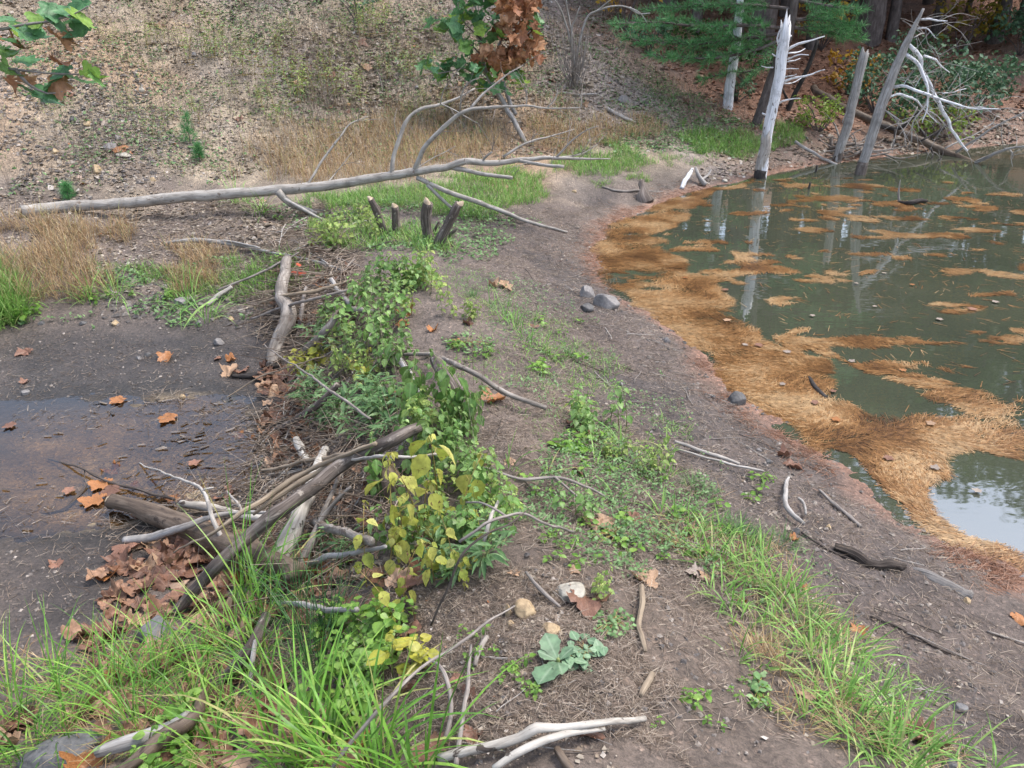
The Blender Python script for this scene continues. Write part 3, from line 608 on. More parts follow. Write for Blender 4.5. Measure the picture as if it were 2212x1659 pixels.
ln = snag('leaning_dead_tree', 'leaning bare dead tree with long white branches hanging over the pond', (1857,380), Z3([(1155,1130),(1210,940),(1270,750),(1325,600),(1380,450),(1430,330),(1480,230),(1565,55)]), [10, 10.5, 11, 10.5, 9.5, 8, 6.5, 2.5], 'silver', 11.7,
     [(Z3([(1475,285),(1550,370),(1550,450),(1580,500),(1620,580),(1690,720),(1730,790),(1760,860),(1850,970)]), .3, [6, 6, 6, 5, 3], 'white'),
      (Z3([(1450,350),(1520,400),(1565,480),(1595,600),(1585,690),(1560,790)]), -.3, [5, 4.5, 3, 1.2], 'white'),
      (Z3([(1370,560),(1430,555),(1490,570),(1600,610),(1720,655),(1850,690),(2060,705)]), -.5, [4.5, 4, 3.5, 1.2], 'white'),
      (Z3([(1340,625),(1410,610),(1490,630),(1560,690),(1650,790)]), .3, [3.5, 3, 1.2], 'white'),
      (Z3([(1545,120),(1600,120),(1660,135),(1720,140)]), -.3, [3, 2.5, 1.2], 'white'), (Z3([(1520,185),(1580,180),(1610,200),(1640,240)]), -.2, [3, 2, 1.2], 'white'),
      (Z3([(1570,360),(1640,385),(1680,420),(1735,465)]), .2, [3, 2.5, 1.2], 'white'), (Z3([(1310,705),(1370,745),(1430,790)]), -.3, [3, 1], 'silver'),
      (Z3([(1600,610),(1560,700),(1500,790),(1490,920)]), -.2, [3, 2, 1.2], 'silver'), (Z3([(1690,600),(1760,590),(1840,570)]), .2, [2, 1], 'white'), (Z3([(1510,560),(1540,500),(1570,470)]), 0, [1.6, .8], 'white'),
      (Z3([(1500,240),(1540,215),(1570,212)]), .1, [2, 1], 'silver'), (Z3([(1850,690),(1950,690),(2000,715)]), -.4, [2, .8], 'white'), (Z3([(1590,720),(1650,740),(1700,800)]), -.2, [2, .8], 'silver'),
      (Z3([(1440,545),(1450,520),(1475,490)]), 0, [1.4, .7], 'white'), (Z3([(1410,500),(1450,500),(1490,530),(1520,520)]), .2, [1.8, .8], 'silver'), (Z3([(1525,690),(1480,770),(1400,810)]), -.15, [2, 1], 'silver'),
      (Z3([(1720,660),(1790,700),(1880,690),(1960,720)]), -.1, [1.8, .8], 'silver'), (Z3([(1620,580),(1640,640),(1700,690)]), .25, [1.8, .8], 'white')], wetfoot=[(1856,384),(1860,366),(1864,350)], jag=0)

# fallen log sliding into the pond, and its limbs
b0 = P(1771, 205, .1); fl = thing('fallen_log', 'dark fallen log sloping down the bank into the pond under the leaning dead tree', 'log', b0)
limb('trunk', ypts(Z3([(860,560),(900,600),(1000,660),(1100,720),(1300,800),(1500,880),(1700,970),(1820,1020),(1930,1075)]), 15.0, 12.55), [8, 8.5, 8.5, 8, 8, 7, 6], M['bark_brown'], fl, b0, 10, .08, .03)
for l, ya, yb, r, m_ in [([(1270,800),(1380,828),(1450,800),(1540,715)], 13.6, 13.4, [7, 5, 2.5], 'bark_dark'), ([(1770,985),(1840,930),(1930,880),(2050,800),(2212,720)], 12.7, 12.3, [4, 3, 1.5], 'silver'), ([(1900,1040),(2000,1000),(2110,960),(2240,930)], 12.5, 11.9, [5, 4.5, 2], 'silver'),
    ([(1700,955),(1800,905),(1900,862),(2015,785)], 12.8, 13.0, [2.5, 1], 'silver'), ([(1550,905),(1650,850),(1740,790),(1920,720)], 13, 13.2, [3, 2.2, 1], 'bark_dark'), ([(1610,950),(1625,1000),(1600,1060)], 12.9, 12.7, [3, 1.5], 'bark_dark'),
    ([(1690,975),(1680,1010),(1600,1075)], 12.75, 12.6, [2.5, 1], 'bark_dark'), ([(2110,960),(2140,985),(2140,1020)], 12.2, 12.1, [2, 1], 'silver'), ([(900,600),(950,670),(935,690)], 14.8, 14.6, [2.5, 1.2], 'bark_dark'), ([(1380,830),(1370,950),(1350,1065)], 13.4, 13.2, [3, 2], 'bark_dark')]:
    limb('branch', ypts(Z3(l), ya, yb), np.array(r) * .8, M[m_], fl, b0, 6, .06, .02); twigged(fl, ypts(Z3(l), ya, yb), b0, 3, M['silver'], .4, .006)

def log(name, label, pts, rpx, mat, cat='stick', group=None, forks=(), n=9, step=.018, wob=.012, rough=.17, ends=None):
    """a lying stick: pts (u, v, height above ground)"""
    rpx = [q * .86 for q in rpx]; pp = [P(*p) for p in pts]; o_ = pp[len(pp) // 2]; ms = M[mat]
    if not forks and not ends:
        rr = np.interp(np.linspace(0, 1, len(pp)), np.linspace(0, 1, len(rpx)), rpx) * np.array([pxm(p) for p in pp]); o = obj(name, tube(pp, rr, n, step, rough, wob), ms, None, o_); return tag(o, label, cat, group)
    th = thing(name, label, cat, o_, group); limb('stem', pp, rpx, ms, th, o_, n, step, wob, rough)
    for f in forks: limb('fork', [P(*p) for p in f[0]], f[1], ms, th, o_, 7, step, wob, rough)
    if ends:
        for which in ends:
            e, q = (pp[0], pp[1]) if which == 0 else (pp[-1], pp[-2]); r_ = rpx[0 if which == 0 else -1] * pxm(e); obj('cut_end', end_cap(e, e - q, r_, 5 + which, .12, 10), M['gnawed'], th, o_, smooth=False)
    return th

log('leaning_pole', 'thin grey pole slanting from the bank into the water by the short snag', [(1718,306,.12),(1735,318,.1),(1755,329,.07),(1785,345,.04),(1815,359,.0)], [4, 4, 3.5, 3], 'silver', 'pole')
# brush heap under the short snag
hp = P(1850, 325, .05); bh = thing('brush_heap', 'tangle of dead sticks heaped on the shore between the short snag and the leaning tree', 'brush heap', hp)
hh = []
for k in range(34):
    u, v = 1800 + 110 * random.random(), 300 + 40 * random.random(); a_ = P(u, v, .02 + .12 * random.random()); d_ = Vector((random.uniform(-1, 1), random.uniform(-.6, .6), random.uniform(-.12, .35))).normalized() * random.uniform(.2, .6)
    hh.append(tube([a_, a_ + np.array(d_) * .5 + rng.normal(0, .03, 3), a_ + np.array(d_)], [.016 * random.uniform(.5, 1.2), .005], 6, .08, .1, .02))
obj('sticks', hh, M['twig'], bh, hp); obj('root', [tube([P(1795,322,.02), P(1815,316,.15), P(1850,312,.18), P(1900,318,.1)], [.03, .035, .02], 8, .06, .1, .03), tube([P(1800,335,.05), P(1840,338,.06), P(1910,300,.14)], [.025, .012], 7, .06, .1, .03), tube([P(1795,318,.0), P(1796,300,.08), P(1800,296,.1)], [.03, .025], 7, .05)], M['bark_dam'], bh, hp)

# ------------------------------------------------------------------ sticks and logs of the beaver dam, by hand
log('log', 'bent grey log propped upright against the left side of the dam', [(588,792,.02),(600,745,.05),(622,700,.12),(625,665,.16),(608,640,.17),(613,600,.18),(620,560,.15)], [17, 18, 20, 21, 16, 14, 12], 'bark_grey', 'log', n=14, rough=.13)
log('log', 'fat wet brown log lying in the mud beside the brown pool', [(240,1084,.08),(300,1096,.08),(360,1118,.08),(430,1150,.09),(520,1185,.12),(640,1235,.13)], [19, 22, 26, 29, 31, 30], 'bark_brown', 'log', n=16, wob=.004, ends=[0])
log('log', 'long dark dam pole running from the crest down to the left mud', [(905,922,.17),(860,945,.22),(800,975,.26),(740,1005,.30),(680,1050,.34),(610,1100,.34),(545,1150,.30),(480,1215,.24),(430,1270,.12),(380,1320,.03)], [13, 15, 16, 17, 18, 18, 17, 17, 16, 14], 'bark_dam', 'log', n=14, wob=.012, rough=.12)
log('log', 'white peeling birch log crossing under the long dam pole', [(592,1225,.10),(615,1180,.14),(650,1110,.20),(680,1030,.20),(705,970,.12)], [20, 23, 21, 16, 10], 'birch', 'log', n=14, rough=.11, ends=[0])
log('stick', 'short mossy birch stub standing beside the white birch log', [(642,948,.10),(650,970,.09),(664,1000,.05)], [9, 12, 11], 'birch', 'log', n=10, rough=.2)
log('log', 'grey cracked birch piece lying behind the fat brown log', [(392,1086,.05),(440,1095,.05),(500,1108,.06),(570,1122,.08)], [8, 12, 12, 10], 'birch', 'log', n=10)
log('stick', 'curved grey branch lying over the fat brown log', [(268,1168,.02),(330,1160,.06),(400,1140,.17),(450,1120,.2),(520,1108,.2),(640,1106,.18)], [9, 11, 9, 7, 5, 4], 'silver', n=10)
log('stick', 'pale tan peeled stick lying along the top of the long dam pole', [(812,957,.30),(740,985,.34),(680,1010,.36),(600,1055,.36),(520,1110,.34),(440,1160,.28),(375,1195,.1)], [5, 6, 7, 7.5, 6, 4, 2], 'tan')
log('stick', 'second tan stick tucked beside the peeled stick on the dam pole', [(780,975,.30),(700,1012,.33),(620,1060,.33),(545,1112,.3)], [4, 7, 7, 4], 'tan')
log('stick', 'thin tan stick reaching out over the mud above the birch stub', [(563,1018,.06),(640,1000,.12),(720,985,.2),(800,975,.26)], [4, 5, 5, 4], 'tan')
log('stick', 'whitish twig crossing the long dam pole near its top', [(960,978,.2),(900,985,.26),(830,985,.30),(760,992,.3)], [3, 4, 4.5, 4], 'birch_twig')
log('stick', 'grey forked branch wedged behind the white birch log', [(640,1240,.05),(670,1180,.12),(690,1130,.16),(730,1080,.2),(760,1050,.22)], [11, 10, 8, 5, 4], 'bark_grey', forks=[([(690,1130,.16),(715,1070,.22),(740,1010,.24)], [6, 4])])
log('stick', 'stout grey stick lying right of the white birch log', [(672,1128,.12),(730,1145,.18),(800,1170,.22)], [10, 11, 12], 'bark_grey')
log('stick', 'pale stick lying in the sedge right of the birch log foot', [(640,1222,.06),(700,1208,.1),(760,1195,.14),(830,1182,.2)], [6, 8, 7, 5], 'silver')
log('stick', 'straight grey stick pointing right below the birch log', [(590,1300,.05),(640,1307,.08),(700,1315,.1),(770,1316,.14)], [5, 7, 8, 7], 'silver')
log('stick', 'whitish forked stick standing out over the pool near the fat brown log', [(486,1175,.12),(462,1128,.22),(448,1085,.28),(425,1050,.26),(375,1030,.16),(300,1000,.04)], [5, 6, 5, 4, 3, 1.5], 'birch_twig', forks=[([(440,1062,.27),(445,1056,.29),(462,1052,.3)], [3, 2])])
log('stick', 'small white twig sticking up from the mud right of the forked stick', [(530,1118,.04),(512,1085,.12),(490,1062,.12)], [3.5, 3.5, 2], 'birch_twig')
log('stick', 'thin dark branch lying across the near edge of the brown pool', [(105,990,.02),(170,1010,.06),(230,1040,.06),(300,1058,.05),(380,1080,.04)], [2, 3, 3.5, 4], 'twig_dark', forks=[([(183,1015,.06),(182,1040,.03)], [1.5, 1])])
log('stick', 'bent dark stick with a thick butt lying in the pool below the thin branch', [(90,1110,.01),(140,1098,.015),(165,1075,.03),(185,1050,.04)], [2, 4, 5, 2.5], 'twig_dark')
log('log', 'dark knobbly branch poking from the brush below the crest plants', [(590,930,.02),(640,905,.12),(690,870,.2),(730,830,.24)], [6, 8, 9, 7], 'bark_dam')
log('stick', 'dark bowed stick lying on the mud left of the dam brush', [(548,975,.02),(560,955,.03),(575,930,.04),(620,905,.06)], [3, 4, 4, 3], 'twig_dark')
log('stick', 'black sodden stick lying on mud left of the brush heap', [(500,812,.015),(540,812,.02),(575,806,.03)], [4, 8, 7], 'bark_dark')
log('stick', 'long slender grey shoot leaning left over the dam brush', [(800,905,.18),(740,862,.3),(680,820,.34),(630,785,.28),(570,745,.2)], [3, 3.5, 3, 2, 1.2], 'twig')
log('stick', 'thin tan shoot leaning over the left mud from the dam', [(490,860,.05),(540,825,.12),(600,800,.2),(700,770,.3)], [1.2, 1.8, 1.8, 1.5], 'tan')
log('stick', 'grey branch lying level on the bank above the left mud', [(355,526,.03),(400,520,.06),(450,521,.06),(520,530,.06),(600,548,.06),(680,565,.05),(740,584,.04)], [3, 5, 6, 5, 4, 4, 3], 'silver', forks=[([(440,521,.06),(500,522,.08),(560,536,.06)], [3, 2])])
log('stick', 'pale stick lying tilted at the edge of the bank above the mud', [(448,660,.02),(470,640,.05),(500,620,.08)], [4, 6, 5], 'birch_twig')
log('stick', 'long thin stick rising right across the bank above the mud', [(470,628,.06),(540,598,.12),(600,570,.14),(645,545,.14)], [2.5, 3, 3, 2], 'twig')
log('stick', 'brown stick lying behind the bent grey log', [(560,655,.08),(620,637,.22),(690,626,.16),(760,606,.1)], [4, 4.5, 5, 3], 'tan')
log('stick', 'grey stick crossing in front of the bent grey log', [(545,690,.06),(600,668,.14),(660,650,.26),(760,625,.16)], [3, 3.5, 4, 3], 'twig')
log('stick', 'light grey stick lying on the dam behind the tall nettles', [(715,605,.12),(735,630,.1),(760,660,.08)], [6, 7, 6], 'silver')
log('stick', 'grey stick lying level right of the bent grey log', [(690,660,.10),(740,666,.12),(810,672,.12)], [6, 8, 6], 'bark_grey')
log('stick', 'slim upright stick between the bent grey log and the nettles', [(646,700,.06),(655,660,.14),(660,620,.14)], [5, 5, 4], 'twig')
log('stick', 'dark branch leaning along the brush right of the bent grey log', [(640,790,.06),(680,745,.14),(710,700,.18),(735,660,.14)], [5, 6, 6, 4], 'bark_dam')
log('stick', 'grey knotted branch leaning among the brush under the nettles', [(655,760,.1),(700,720,.2),(730,680,.22)], [8, 10, 6], 'bark_grey')
log('stick', 'bleached stick standing in the litter left of the tilted stump', [(905,850,.04),(880,800,.14),(860,770,.16)], [6, 8, 7], 'silver')
log('stick', 'long straight pole lying across the dam from the stump to the seedlings', [(870,765,.08),(940,768,.1),(1010,800,.14),(1090,846,.08),(1180,882,.05)], [4, 6, 7, 7, 6], 'bark_grey')
log('log', 'tilted grey weathered stump half buried in the dam crest', [(1005,905,-.06),(985,860,.10),(965,812,.20),(935,765,.24)], [36, 32, 22, 9], 'bark_dam', 'stump', n=16, rough=.2)
log('log', 'brown stump butt buried under the long dam pole', [(860,1080,-.05),(845,1040,.08),(820,1000,.12)], [34, 30, 22], 'bark_brown', 'stump', n=14, rough=.16)
log('stick', 'white forked birch stick lying at the bottom of the picture', [(945,1640,.03),(1050,1618,.04),(1120,1597,.05),(1160,1572,.07),(1200,1570,.06),(1290,1562,.05),(1395,1552,.03)], [11, 13, 13, 13, 10, 9, 7], 'birch', n=12, forks=[([(1060,1665,.03),(1130,1620,.05),(1220,1585,.05),(1310,1578,.04)], [7, 9, 8, 4])], rough=.08)
log('stick', 'grey upright stick in the sedge near the left foreground', [(545,1510,.0),(543,1460,.06),(547,1420,.12),(552,1385,.14)], [6, 7, 7, 5], 'silver')
log('log', 'grey barkless branch lying under the sedge at bottom left', [(215,1625,.05),(270,1608,.07),(330,1590,.09),(410,1545,.10)], [15, 17, 18, 16], 'silver', 'log', n=10)
log('log', 'dark brown branch lying in front of the grey barkless branch', [(255,1668,.05),(310,1628,.09),(360,1590,.11),(420,1548,.12),(440,1490,.1)], [16, 18, 19, 16, 10], 'bark_brown', 'log', n=10)
log('log', 'dark branch running down through the sedge from the dam foot', [(470,1480,.02),(510,1435,.08),(545,1390,.12),(575,1330,.12)], [12, 15, 14, 12], 'bark_dam', 'log', n=10)
log('stick', 'brown stick lying right of the fallen leaf on the dam crest', [(1383,1268,.02),(1384,1300,.02),(1380,1340,.02),(1390,1380,.02),(1395,1410,.015)], [8, 8, 7, 7, 5], 'tan')
log('stick', 'grey twig lying behind the pale flat stone', [(1135,1235,.03),(1155,1262,.04),(1180,1285,.03),(1210,1310,.02)], [4, 5, 6, 4], 'twig')
log('stick', 'whitish long twig crossing the litter left of the dock rosette', [(720,1665,.12),(790,1560,.2),(850,1500,.2),(930,1430,.14),(1020,1370,.08),(1110,1310,.05)], [5, 5, 5, 4, 4, 2], 'twig', step=.03)
log('stick', 'upright brown twig in the litter left of the dock rosette', [(990,1650,.03),(1000,1540,.06),(1010,1470,.05),(1020,1390,.03)], [6, 6, 5, 3], 'twig')
log('stick', 'second brown twig in the litter beside the upright one', [(960,1600,.03),(975,1530,.06),(955,1450,.08),(930,1420,.08)], [5, 6, 5, 3], 'twig')
log('stick', 'stub of grey wood lying left of the dock rosette', [(1025,1440,.015),(1032,1410,.02),(1048,1378,.02)], [5, 8, 7], 'bark_grey')
log('stick', 'chunk of brown wood lying at the bottom below the birch stick', [(1200,1620,.02),(1225,1655,.02),(1250,1690,.02)], [9, 12, 11], 'bark_brown')
log('stick', 'short thick brown stick lying on the bare soil right of the rosette', [(1383,1502,.012),(1397,1475,.015),(1410,1455,.012)], [7, 9, 8], 'tan')
log('stick', 'small brown peg lying on the bare soil left of the thick stick', [(1335,1505,.01),(1330,1480,.012),(1326,1465,.01)], [5, 5, 4], 'bark_brown')
log('stick', 'grey twig arching over the plants on the crest', [(1240,1150,.04),(1180,1130,.14),(1130,1110,.2),(1060,1130,.22),(990,1170,.2)], [3, 3.5, 3.5, 4, 4], 'twig', forks=[([(1100,1118,.2),(1050,1090,.24),(1010,1085,.2)], [3, 2])])
log('stick', 'bare branching twig lying on the crest right of the nettles', [(1310,1075,.03),(1260,1050,.06),(1200,1030,.08),(1120,1035,.08),(1040,1010,.1)], [2.5, 3.5, 4, 4, 3], 'twig', forks=[([(1200,1030,.08),(1250,1075,.05),(1280,1120,.03)], [3, 2])])
log('stick', 'thin whitish twig lying on the crest above the pale flat stone', [(1045,1170,.12),(1060,1120,.16),(1075,1085,.14)], [5, 5, 4], 'birch_twig')
log('stick', 'thin straight twig leaning right over the yellow nettle', [(930,1350,.1),(1000,1200,.3),(1100,1130,.3),(1140,1100,.26)], [3, 3, 2.5, 1.5], 'twig_dark')
log('stick', 'long pale stick lying on the bank above the shore', [(1455,955,.02),(1500,968,.025),(1550,985,.025),(1600,1002,.02)], [4, 5, 5, 4], 'birch_twig')
log('stick', 'thin pale stick lying just below the long pale bank stick', [(1460,968,.015),(1540,994,.02),(1650,1020,.015)], [2.5, 3, 3], 'birch_twig')
log('stick', 'pale curved root arching from the bank by the water', [(1702,1032,.02),(1697,1060,.05),(1700,1090,.06),(1715,1112,.05),(1735,1130,.02)], [4.5, 6, 7, 7, 5], 'silver', 'root')
log('stick', 'smaller pale curl of root beside the curved root', [(1722,1078,.03),(1735,1088,.04),(1738,1110,.03)], [4, 4, 3], 'silver', 'root')
log('stick', 'straight grey stick slanting down the bank toward the shore', [(1768,1060,.015),(1810,1095,.02),(1860,1135,.015)], [3, 5, 5], 'twig')
log('stick', 'thin brown twig lying on the bank below the straight grey stick', [(1730,1150,.01),(1790,1185,.012),(1850,1210,.01)], [3, 3, 2], 'twig_dark')
log('log', 'rotten dark log breaking up on the bank near the water', [(1808,1182,.02),(1850,1196,.03),(1900,1212,.035),(1950,1222,.02)], [9, 13, 15, 9], 'rotten', 'log', n=22, step=.012, wob=.03, rough=.5)
log('log', 'weathered grey wood grain slab sunk in the bank beside the rotten log', [(1965,1232,-.02),(2010,1250,-.012),(2060,1274,-.012),(2095,1290,-.01)], [12, 21, 23, 14], 'weathered', 'log', n=24, step=.012, rough=.5)
log('stick', 'long dark twig on the bank at the right edge', [(2130,1360,.01),(2180,1375,.015),(2230,1395,.01)], [3, 3, 2], 'twig')
log('stick', 'twig lying on the bank below the weathered wood', [(1880,1330,.01),(1930,1350,.012),(2030,1400,.012),(2110,1430,.01)], [3, 3, 3, 2], 'twig_dark')
log('stick', 'bleached driftwood prong standing on the shore left of its forked neighbour', [(1472,408,.0),(1480,390,.06),(1492,372,.12),(1495,364,.14)], [5, 6, 5, 3], 'white', 'driftwood')
log('stick', 'white driftwood fork leaning on the shore near the far snags', [(1524,400,.02),(1512,385,.08),(1506,372,.14),(1503,362,.16)], [6, 6, 4, 3], 'silver', 'driftwood', forks=[([(1515,388,.07),(1530,378,.08),(1535,368,.1)], [3, 2])])
log('log', 'dark clump of root standing on the shore left of the driftwood', [(1400,438,-.02),(1393,420,.06),(1388,400,.14),(1386,388,.18)], [22, 17, 9, 3], 'bark_dam', 'stump', n=12, rough=.35)
log('stick', 'thin stick lying from the root clump along the shore', [(1300,403,.01),(1340,412,.015),(1385,410,.03)], [2.5, 3, 3], 'twig')
log('stick', 'bundle stick lying on the hillside above the pond end', [(1312,234,.03),(1330,246,.04),(1372,265,.02)], [5, 4, 3], 'silver', forks=[([(1318,238,.05),(1345,250,.03),(1368,262,.02)], [3, 2])])
log('stick', 'thin level stick lying at the foot of the bare upright shrub', [(1215,200,.02),(1250,204,.03),(1290,203,.03)], [3, 3, 2.5], 'silver')
for l, lab in (([(1942,437,.0),(1965,438,.03),(1985,433,.04),(2002,434,.02)], 'dark curved branch floating in the pond below the leaning tree'), ([(1748,815,.0),(1760,835,.01),(1785,860,.0)], 'dark wet twig lying on the floating needles')):
    pp = [atZ(u, v, h) for u, v, h in l]; o = obj('stick', tube(pp, np.array([3.5, 4.5, 4.5, 3][:len(pp)]) * pxm(pp[0]), 8, .04), M['bark_dark'], None, pp[1]); tag(o, lab, 'stick')
for u, v, h, lab in ((1760, 372, .1, 'short dark peg poking from the water right of the white snag'), (1745, 408, .09, 'second dark peg in the water nearer than the first peg')):
    p = atZ(u, v, 0); o = obj('stake', tube([p - np.array([0, 0, .25]), p + np.array([.02, 0, h])], [.022, .014], 7, .04, .2), M['bark_dark'], None, p); tag(o, lab, 'stake')
pp = [atZ(1942, 437, .0), atZ(1940, 415, .08), atZ(1937, 385, .2)]; pp[1] = atY(1941, 415, pp[0][1]); pp[2] = atY(1945, 388, pp[0][1])
tag(obj('twig', tube(pp, [.018, .012, .005], 6, .04), M['silver'], None, pp[0]), 'pale twig standing up from the floating branch', 'twig')

# gnawed stumps
def gstump(label, stems_, mat='bark_dam'):
    p0 = P(*stems_[0][0][0], 0); th = thing('gnawed_stump', label, 'stump', p0, 'beaver-cut stumps behind the nettles')
    for l, r, ends in stems_:
        base, top = l[0], l[-1]; a_ = P(*base, 0)
        pp = [atY(u, v, a_[1] - .02 * i) for i, (u, v) in enumerate(l)]; pp = [pp[0] - (pp[1] - pp[0]) * .4] + pp
        limb('stem', pp, r, M[mat], th, p0, 11, .03, .004, .16)
        if ends: obj('gnawed_tip', end_cap(pp[-1], pp[-1] - pp[-2], r[-1] * pxm(pp[-1]), int(top[0]), .17, 9), M['gnawed'], th, p0, smooth=False)
gstump('leftmost gnawed stump, thin and leaning left', [([(832,508),(822,480),(812,452),(801,430)], [9, 8.5, 8, 7], True)])
gstump('short upright gnawed stump second from left', [([(857,508),(855,480),(853,446)], [9, 8.5, 7.5], True)])
gstump('stout upright gnawed stump with a pale chewed top', [([(928,520),(922,490),(920,460),(925,438)], [17, 13, 11, 10], True), ([(935,516),(925,490),(925,478)], [5, 4, 3], False)])
gstump('right gnawed stump leaning right with a pale cut and side prongs', [([(945,530),(960,500),(975,470),(992,440)], [15, 12, 11, 9], True), ([(930,512),(940,495),(948,478)], [5, 4, 2.5], False), ([(958,520),(975,505),(988,492)], [6, 5, 3], False)])

# ------------------------------------------------------------------ stones
def rock(label, u, v, wpx, hpx, mat, dpx=None, seed=0, sink=.3, rot=0.0):
    p = P(u, v, 0); s = pxm(p); sx, sz = wpx * s / 2, hpx * s / 2; sy = (dpx or wpx * .8) * s / 2
    bm_ = bpy.data.meshes.new('t'); import bmesh; b = bmesh.new(); bmesh.ops.create_icosphere(b, subdivisions=4, radius=1); V = np.array([q.co[:] for q in b.verts]); Fc = np.array([[x.index for x in f.verts] for f in b.faces]); b.free(); bpy.data.meshes.remove(bm_)
    rs = np.random.default_rng(seed + int(u))
    for k in range(13):          # chip flat faces off
        nn = rs.normal(size=3); nn[2] = abs(nn[2]) * .8 + .1 * (k % 2); nn /= np.linalg.norm(nn); dd = .55 + .33 * rs.random(); t_ = V @ nn; V = V - np.maximum(t_ - dd, 0)[:, None] * nn[None]
    V = V * (1 + .05 * (fbm(V[:, 0] * 3 + seed, V[:, 1] * 3 + V[:, 2] * 2, seed + 3, 3)))[:, None]
    V = V * np.array([sx, sy, sz]); c_, s_ = math.cos(rot), math.sin(rot); V = np.stack([V[:, 0] * c_ - V[:, 1] * s_, V[:, 0] * s_ + V[:, 1] * c_, V[:, 2]], 1)
    o = obj('stone', {'V': V + p, 'F': Fc}, M[mat], None, p); o.location.z += sz * (1 - sink * 2) * .9; return tag(o, label, 'stone')
rock('largest grey boulder half sunk at the edge of the needle covered water', 1310, 662, 58, 46, 'stone_grey', 50, 1, .25)
rock('dark grey stone just behind the largest shore boulder', 1268, 640, 40, 34, 'stone_grey', 36, 2, .25); rock('low grey stone left of the largest shore boulder', 1268, 668, 34, 26, 'stone_dark', 34, 3, .3)
rock('dark wet stone on the shoreline lower down the bank', 1592, 868, 46, 36, 'stone_dark', 40, 4, .25)
rock('pale flat stone beside the brown leaf on the dam crest', 1228, 1282, 74, 34, 'stone_pale', 70, 5, .25, .3); rock('angular tan stone left of the pale flat stone', 1136, 1325, 50, 46, 'stone_tan', 55, 6, .2, .5)
rock('small upright tan chip beside the angular tan stone', 1098, 1328, 16, 40, 'stone_tan', 16, 7, .2); rock('little tan pebble in front of the tan chip', 1103, 1352, 22, 22, 'stone_tan', 20, 8, .2)
rock('brown clod of earth right of the angular tan stone', 1192, 1365, 46, 36, 'stone_tan', 44, 9, .3); rock('grey wedge stone in the sedge at the mud edge', 340, 1372, 110, 66, 'stone_slab', 80, 10, .25, .2)
rock('broad grey slab under the sedge at bottom left', 130, 1630, 200, 60, 'stone_slab', 110, 11, .25, .3); rock('round tan stone on the hillside above the fallen tree', 210, 372, 26, 22, 'stone_tan', 24, 12, .2)
rock('flat tan stone under an orange leaf on the hillside', 268, 337, 34, 12, 'stone_pale', 26, 13, .2); rock('pale flat stone at the top edge of the left mud', 392, 656, 40, 22, 'stone_grey', 26, 14, .2)
rock('grey flat stone on the left mud below the bank', 473, 742, 30, 18, 'stone_grey', 22, 15, .25); rock('grey stone among the chips on the hillside upper left', 238, 322, 30, 22, 'stone_grey', 24, 16, .2)
rock('small pale stone on the hillside above the pine seedling', 305, 200, 20, 16, 'stone_pale', 16, 17, .2); rock('small white stone at the pond end by the driftwood', 1565, 392, 16, 9, 'stone_pale', 12, 18, .2)
rock('grey stone on the hillside under the bare shrub', 1344, 219, 30, 20, 'stone_grey', 24, 19, .25); rock('dark pebble at the bottom right of the dam', 2050, 1655, 36, 30, 'stone_slab', 30, 20, .25)
rock('white stone in the bank grass at right', 2072, 1532, 34, 22, 'stone_slab', 28, 21, .2); rock('small grey stone on the mud by the needle raft', 1440, 738, 18, 14, 'stone_grey', 16, 22, .2)
for k, (u, v, wd) in enumerate([(55,850,20),(320,768,16),(395,858,16),(300,775,14),(180,700,18),(500,690,16),(560,690,14),(90,700,16),(250,700,20),(430,700,16),(1660,1000,20),(1790,1140,16),(1640,975,14),(1420,990,16),(1490,905,12),(1340,830,14),(1540,860,14),(120,330,20),(420,120,16),(160,260,24),(190,270,20),(255,300,20),(1720,1150,22),(2090,1300,20),(2000,1500,20),(1740,300,14),(1240,415,14),(900,190,14),(690,260,14),(330,390,16)]):
    o = rock('x', u, v, wd, wd * .7, ['stone_grey', 'stone_dark', 'stone_tan'][k % 3], wd * .8, 40 + k, .25, k); o.name = 'pebble'; o['category'] = 'pebble'; o['group'] = 'pebbles on the banks and hillside'; later(o, ['grey pebble', 'dark pebble', 'tan pebble'][k % 3])

# ------------------------------------------------------------------ woodland behind the pond
LEAF4 = (np.array([(0, 0, 0), (-.3, .45, .06), (0, .5, -.03), (.3, .45, .06), (0, 1, -.1)]), [np.array([(0, 2, 1), (0, 3, 2), (1, 2, 4), (2, 3, 4)])])
def leafcloud(centres, rad, n, size, flat_=.6):
    """leaves spread through clumps; returns one geo"""
    centres = np.asarray(centres, float); k = rng.integers(0, len(centres), n); rad = np.broadcast_to(np.asarray(rad, float), (len(centres),))
    d = rng.normal(size=(n, 3)); d /= np.linalg.norm(d, axis=1)[:, None]; rr = rng.random(n) ** .45
    p = centres[k] + d * (rr * rad[k])[:, None] * np.array([1, 1, flat_])
    return strew(LEAF4[0], LEAF4[1], p, rng.random(n) * 6.283, rng.normal(-.25, .5, n), rng.normal(0, .6, n), size * (.6 + .8 * rng.random(n)), np.clip(rng.random(n) * .7 + .3 * rng.random(len(centres))[k], 0, 1))
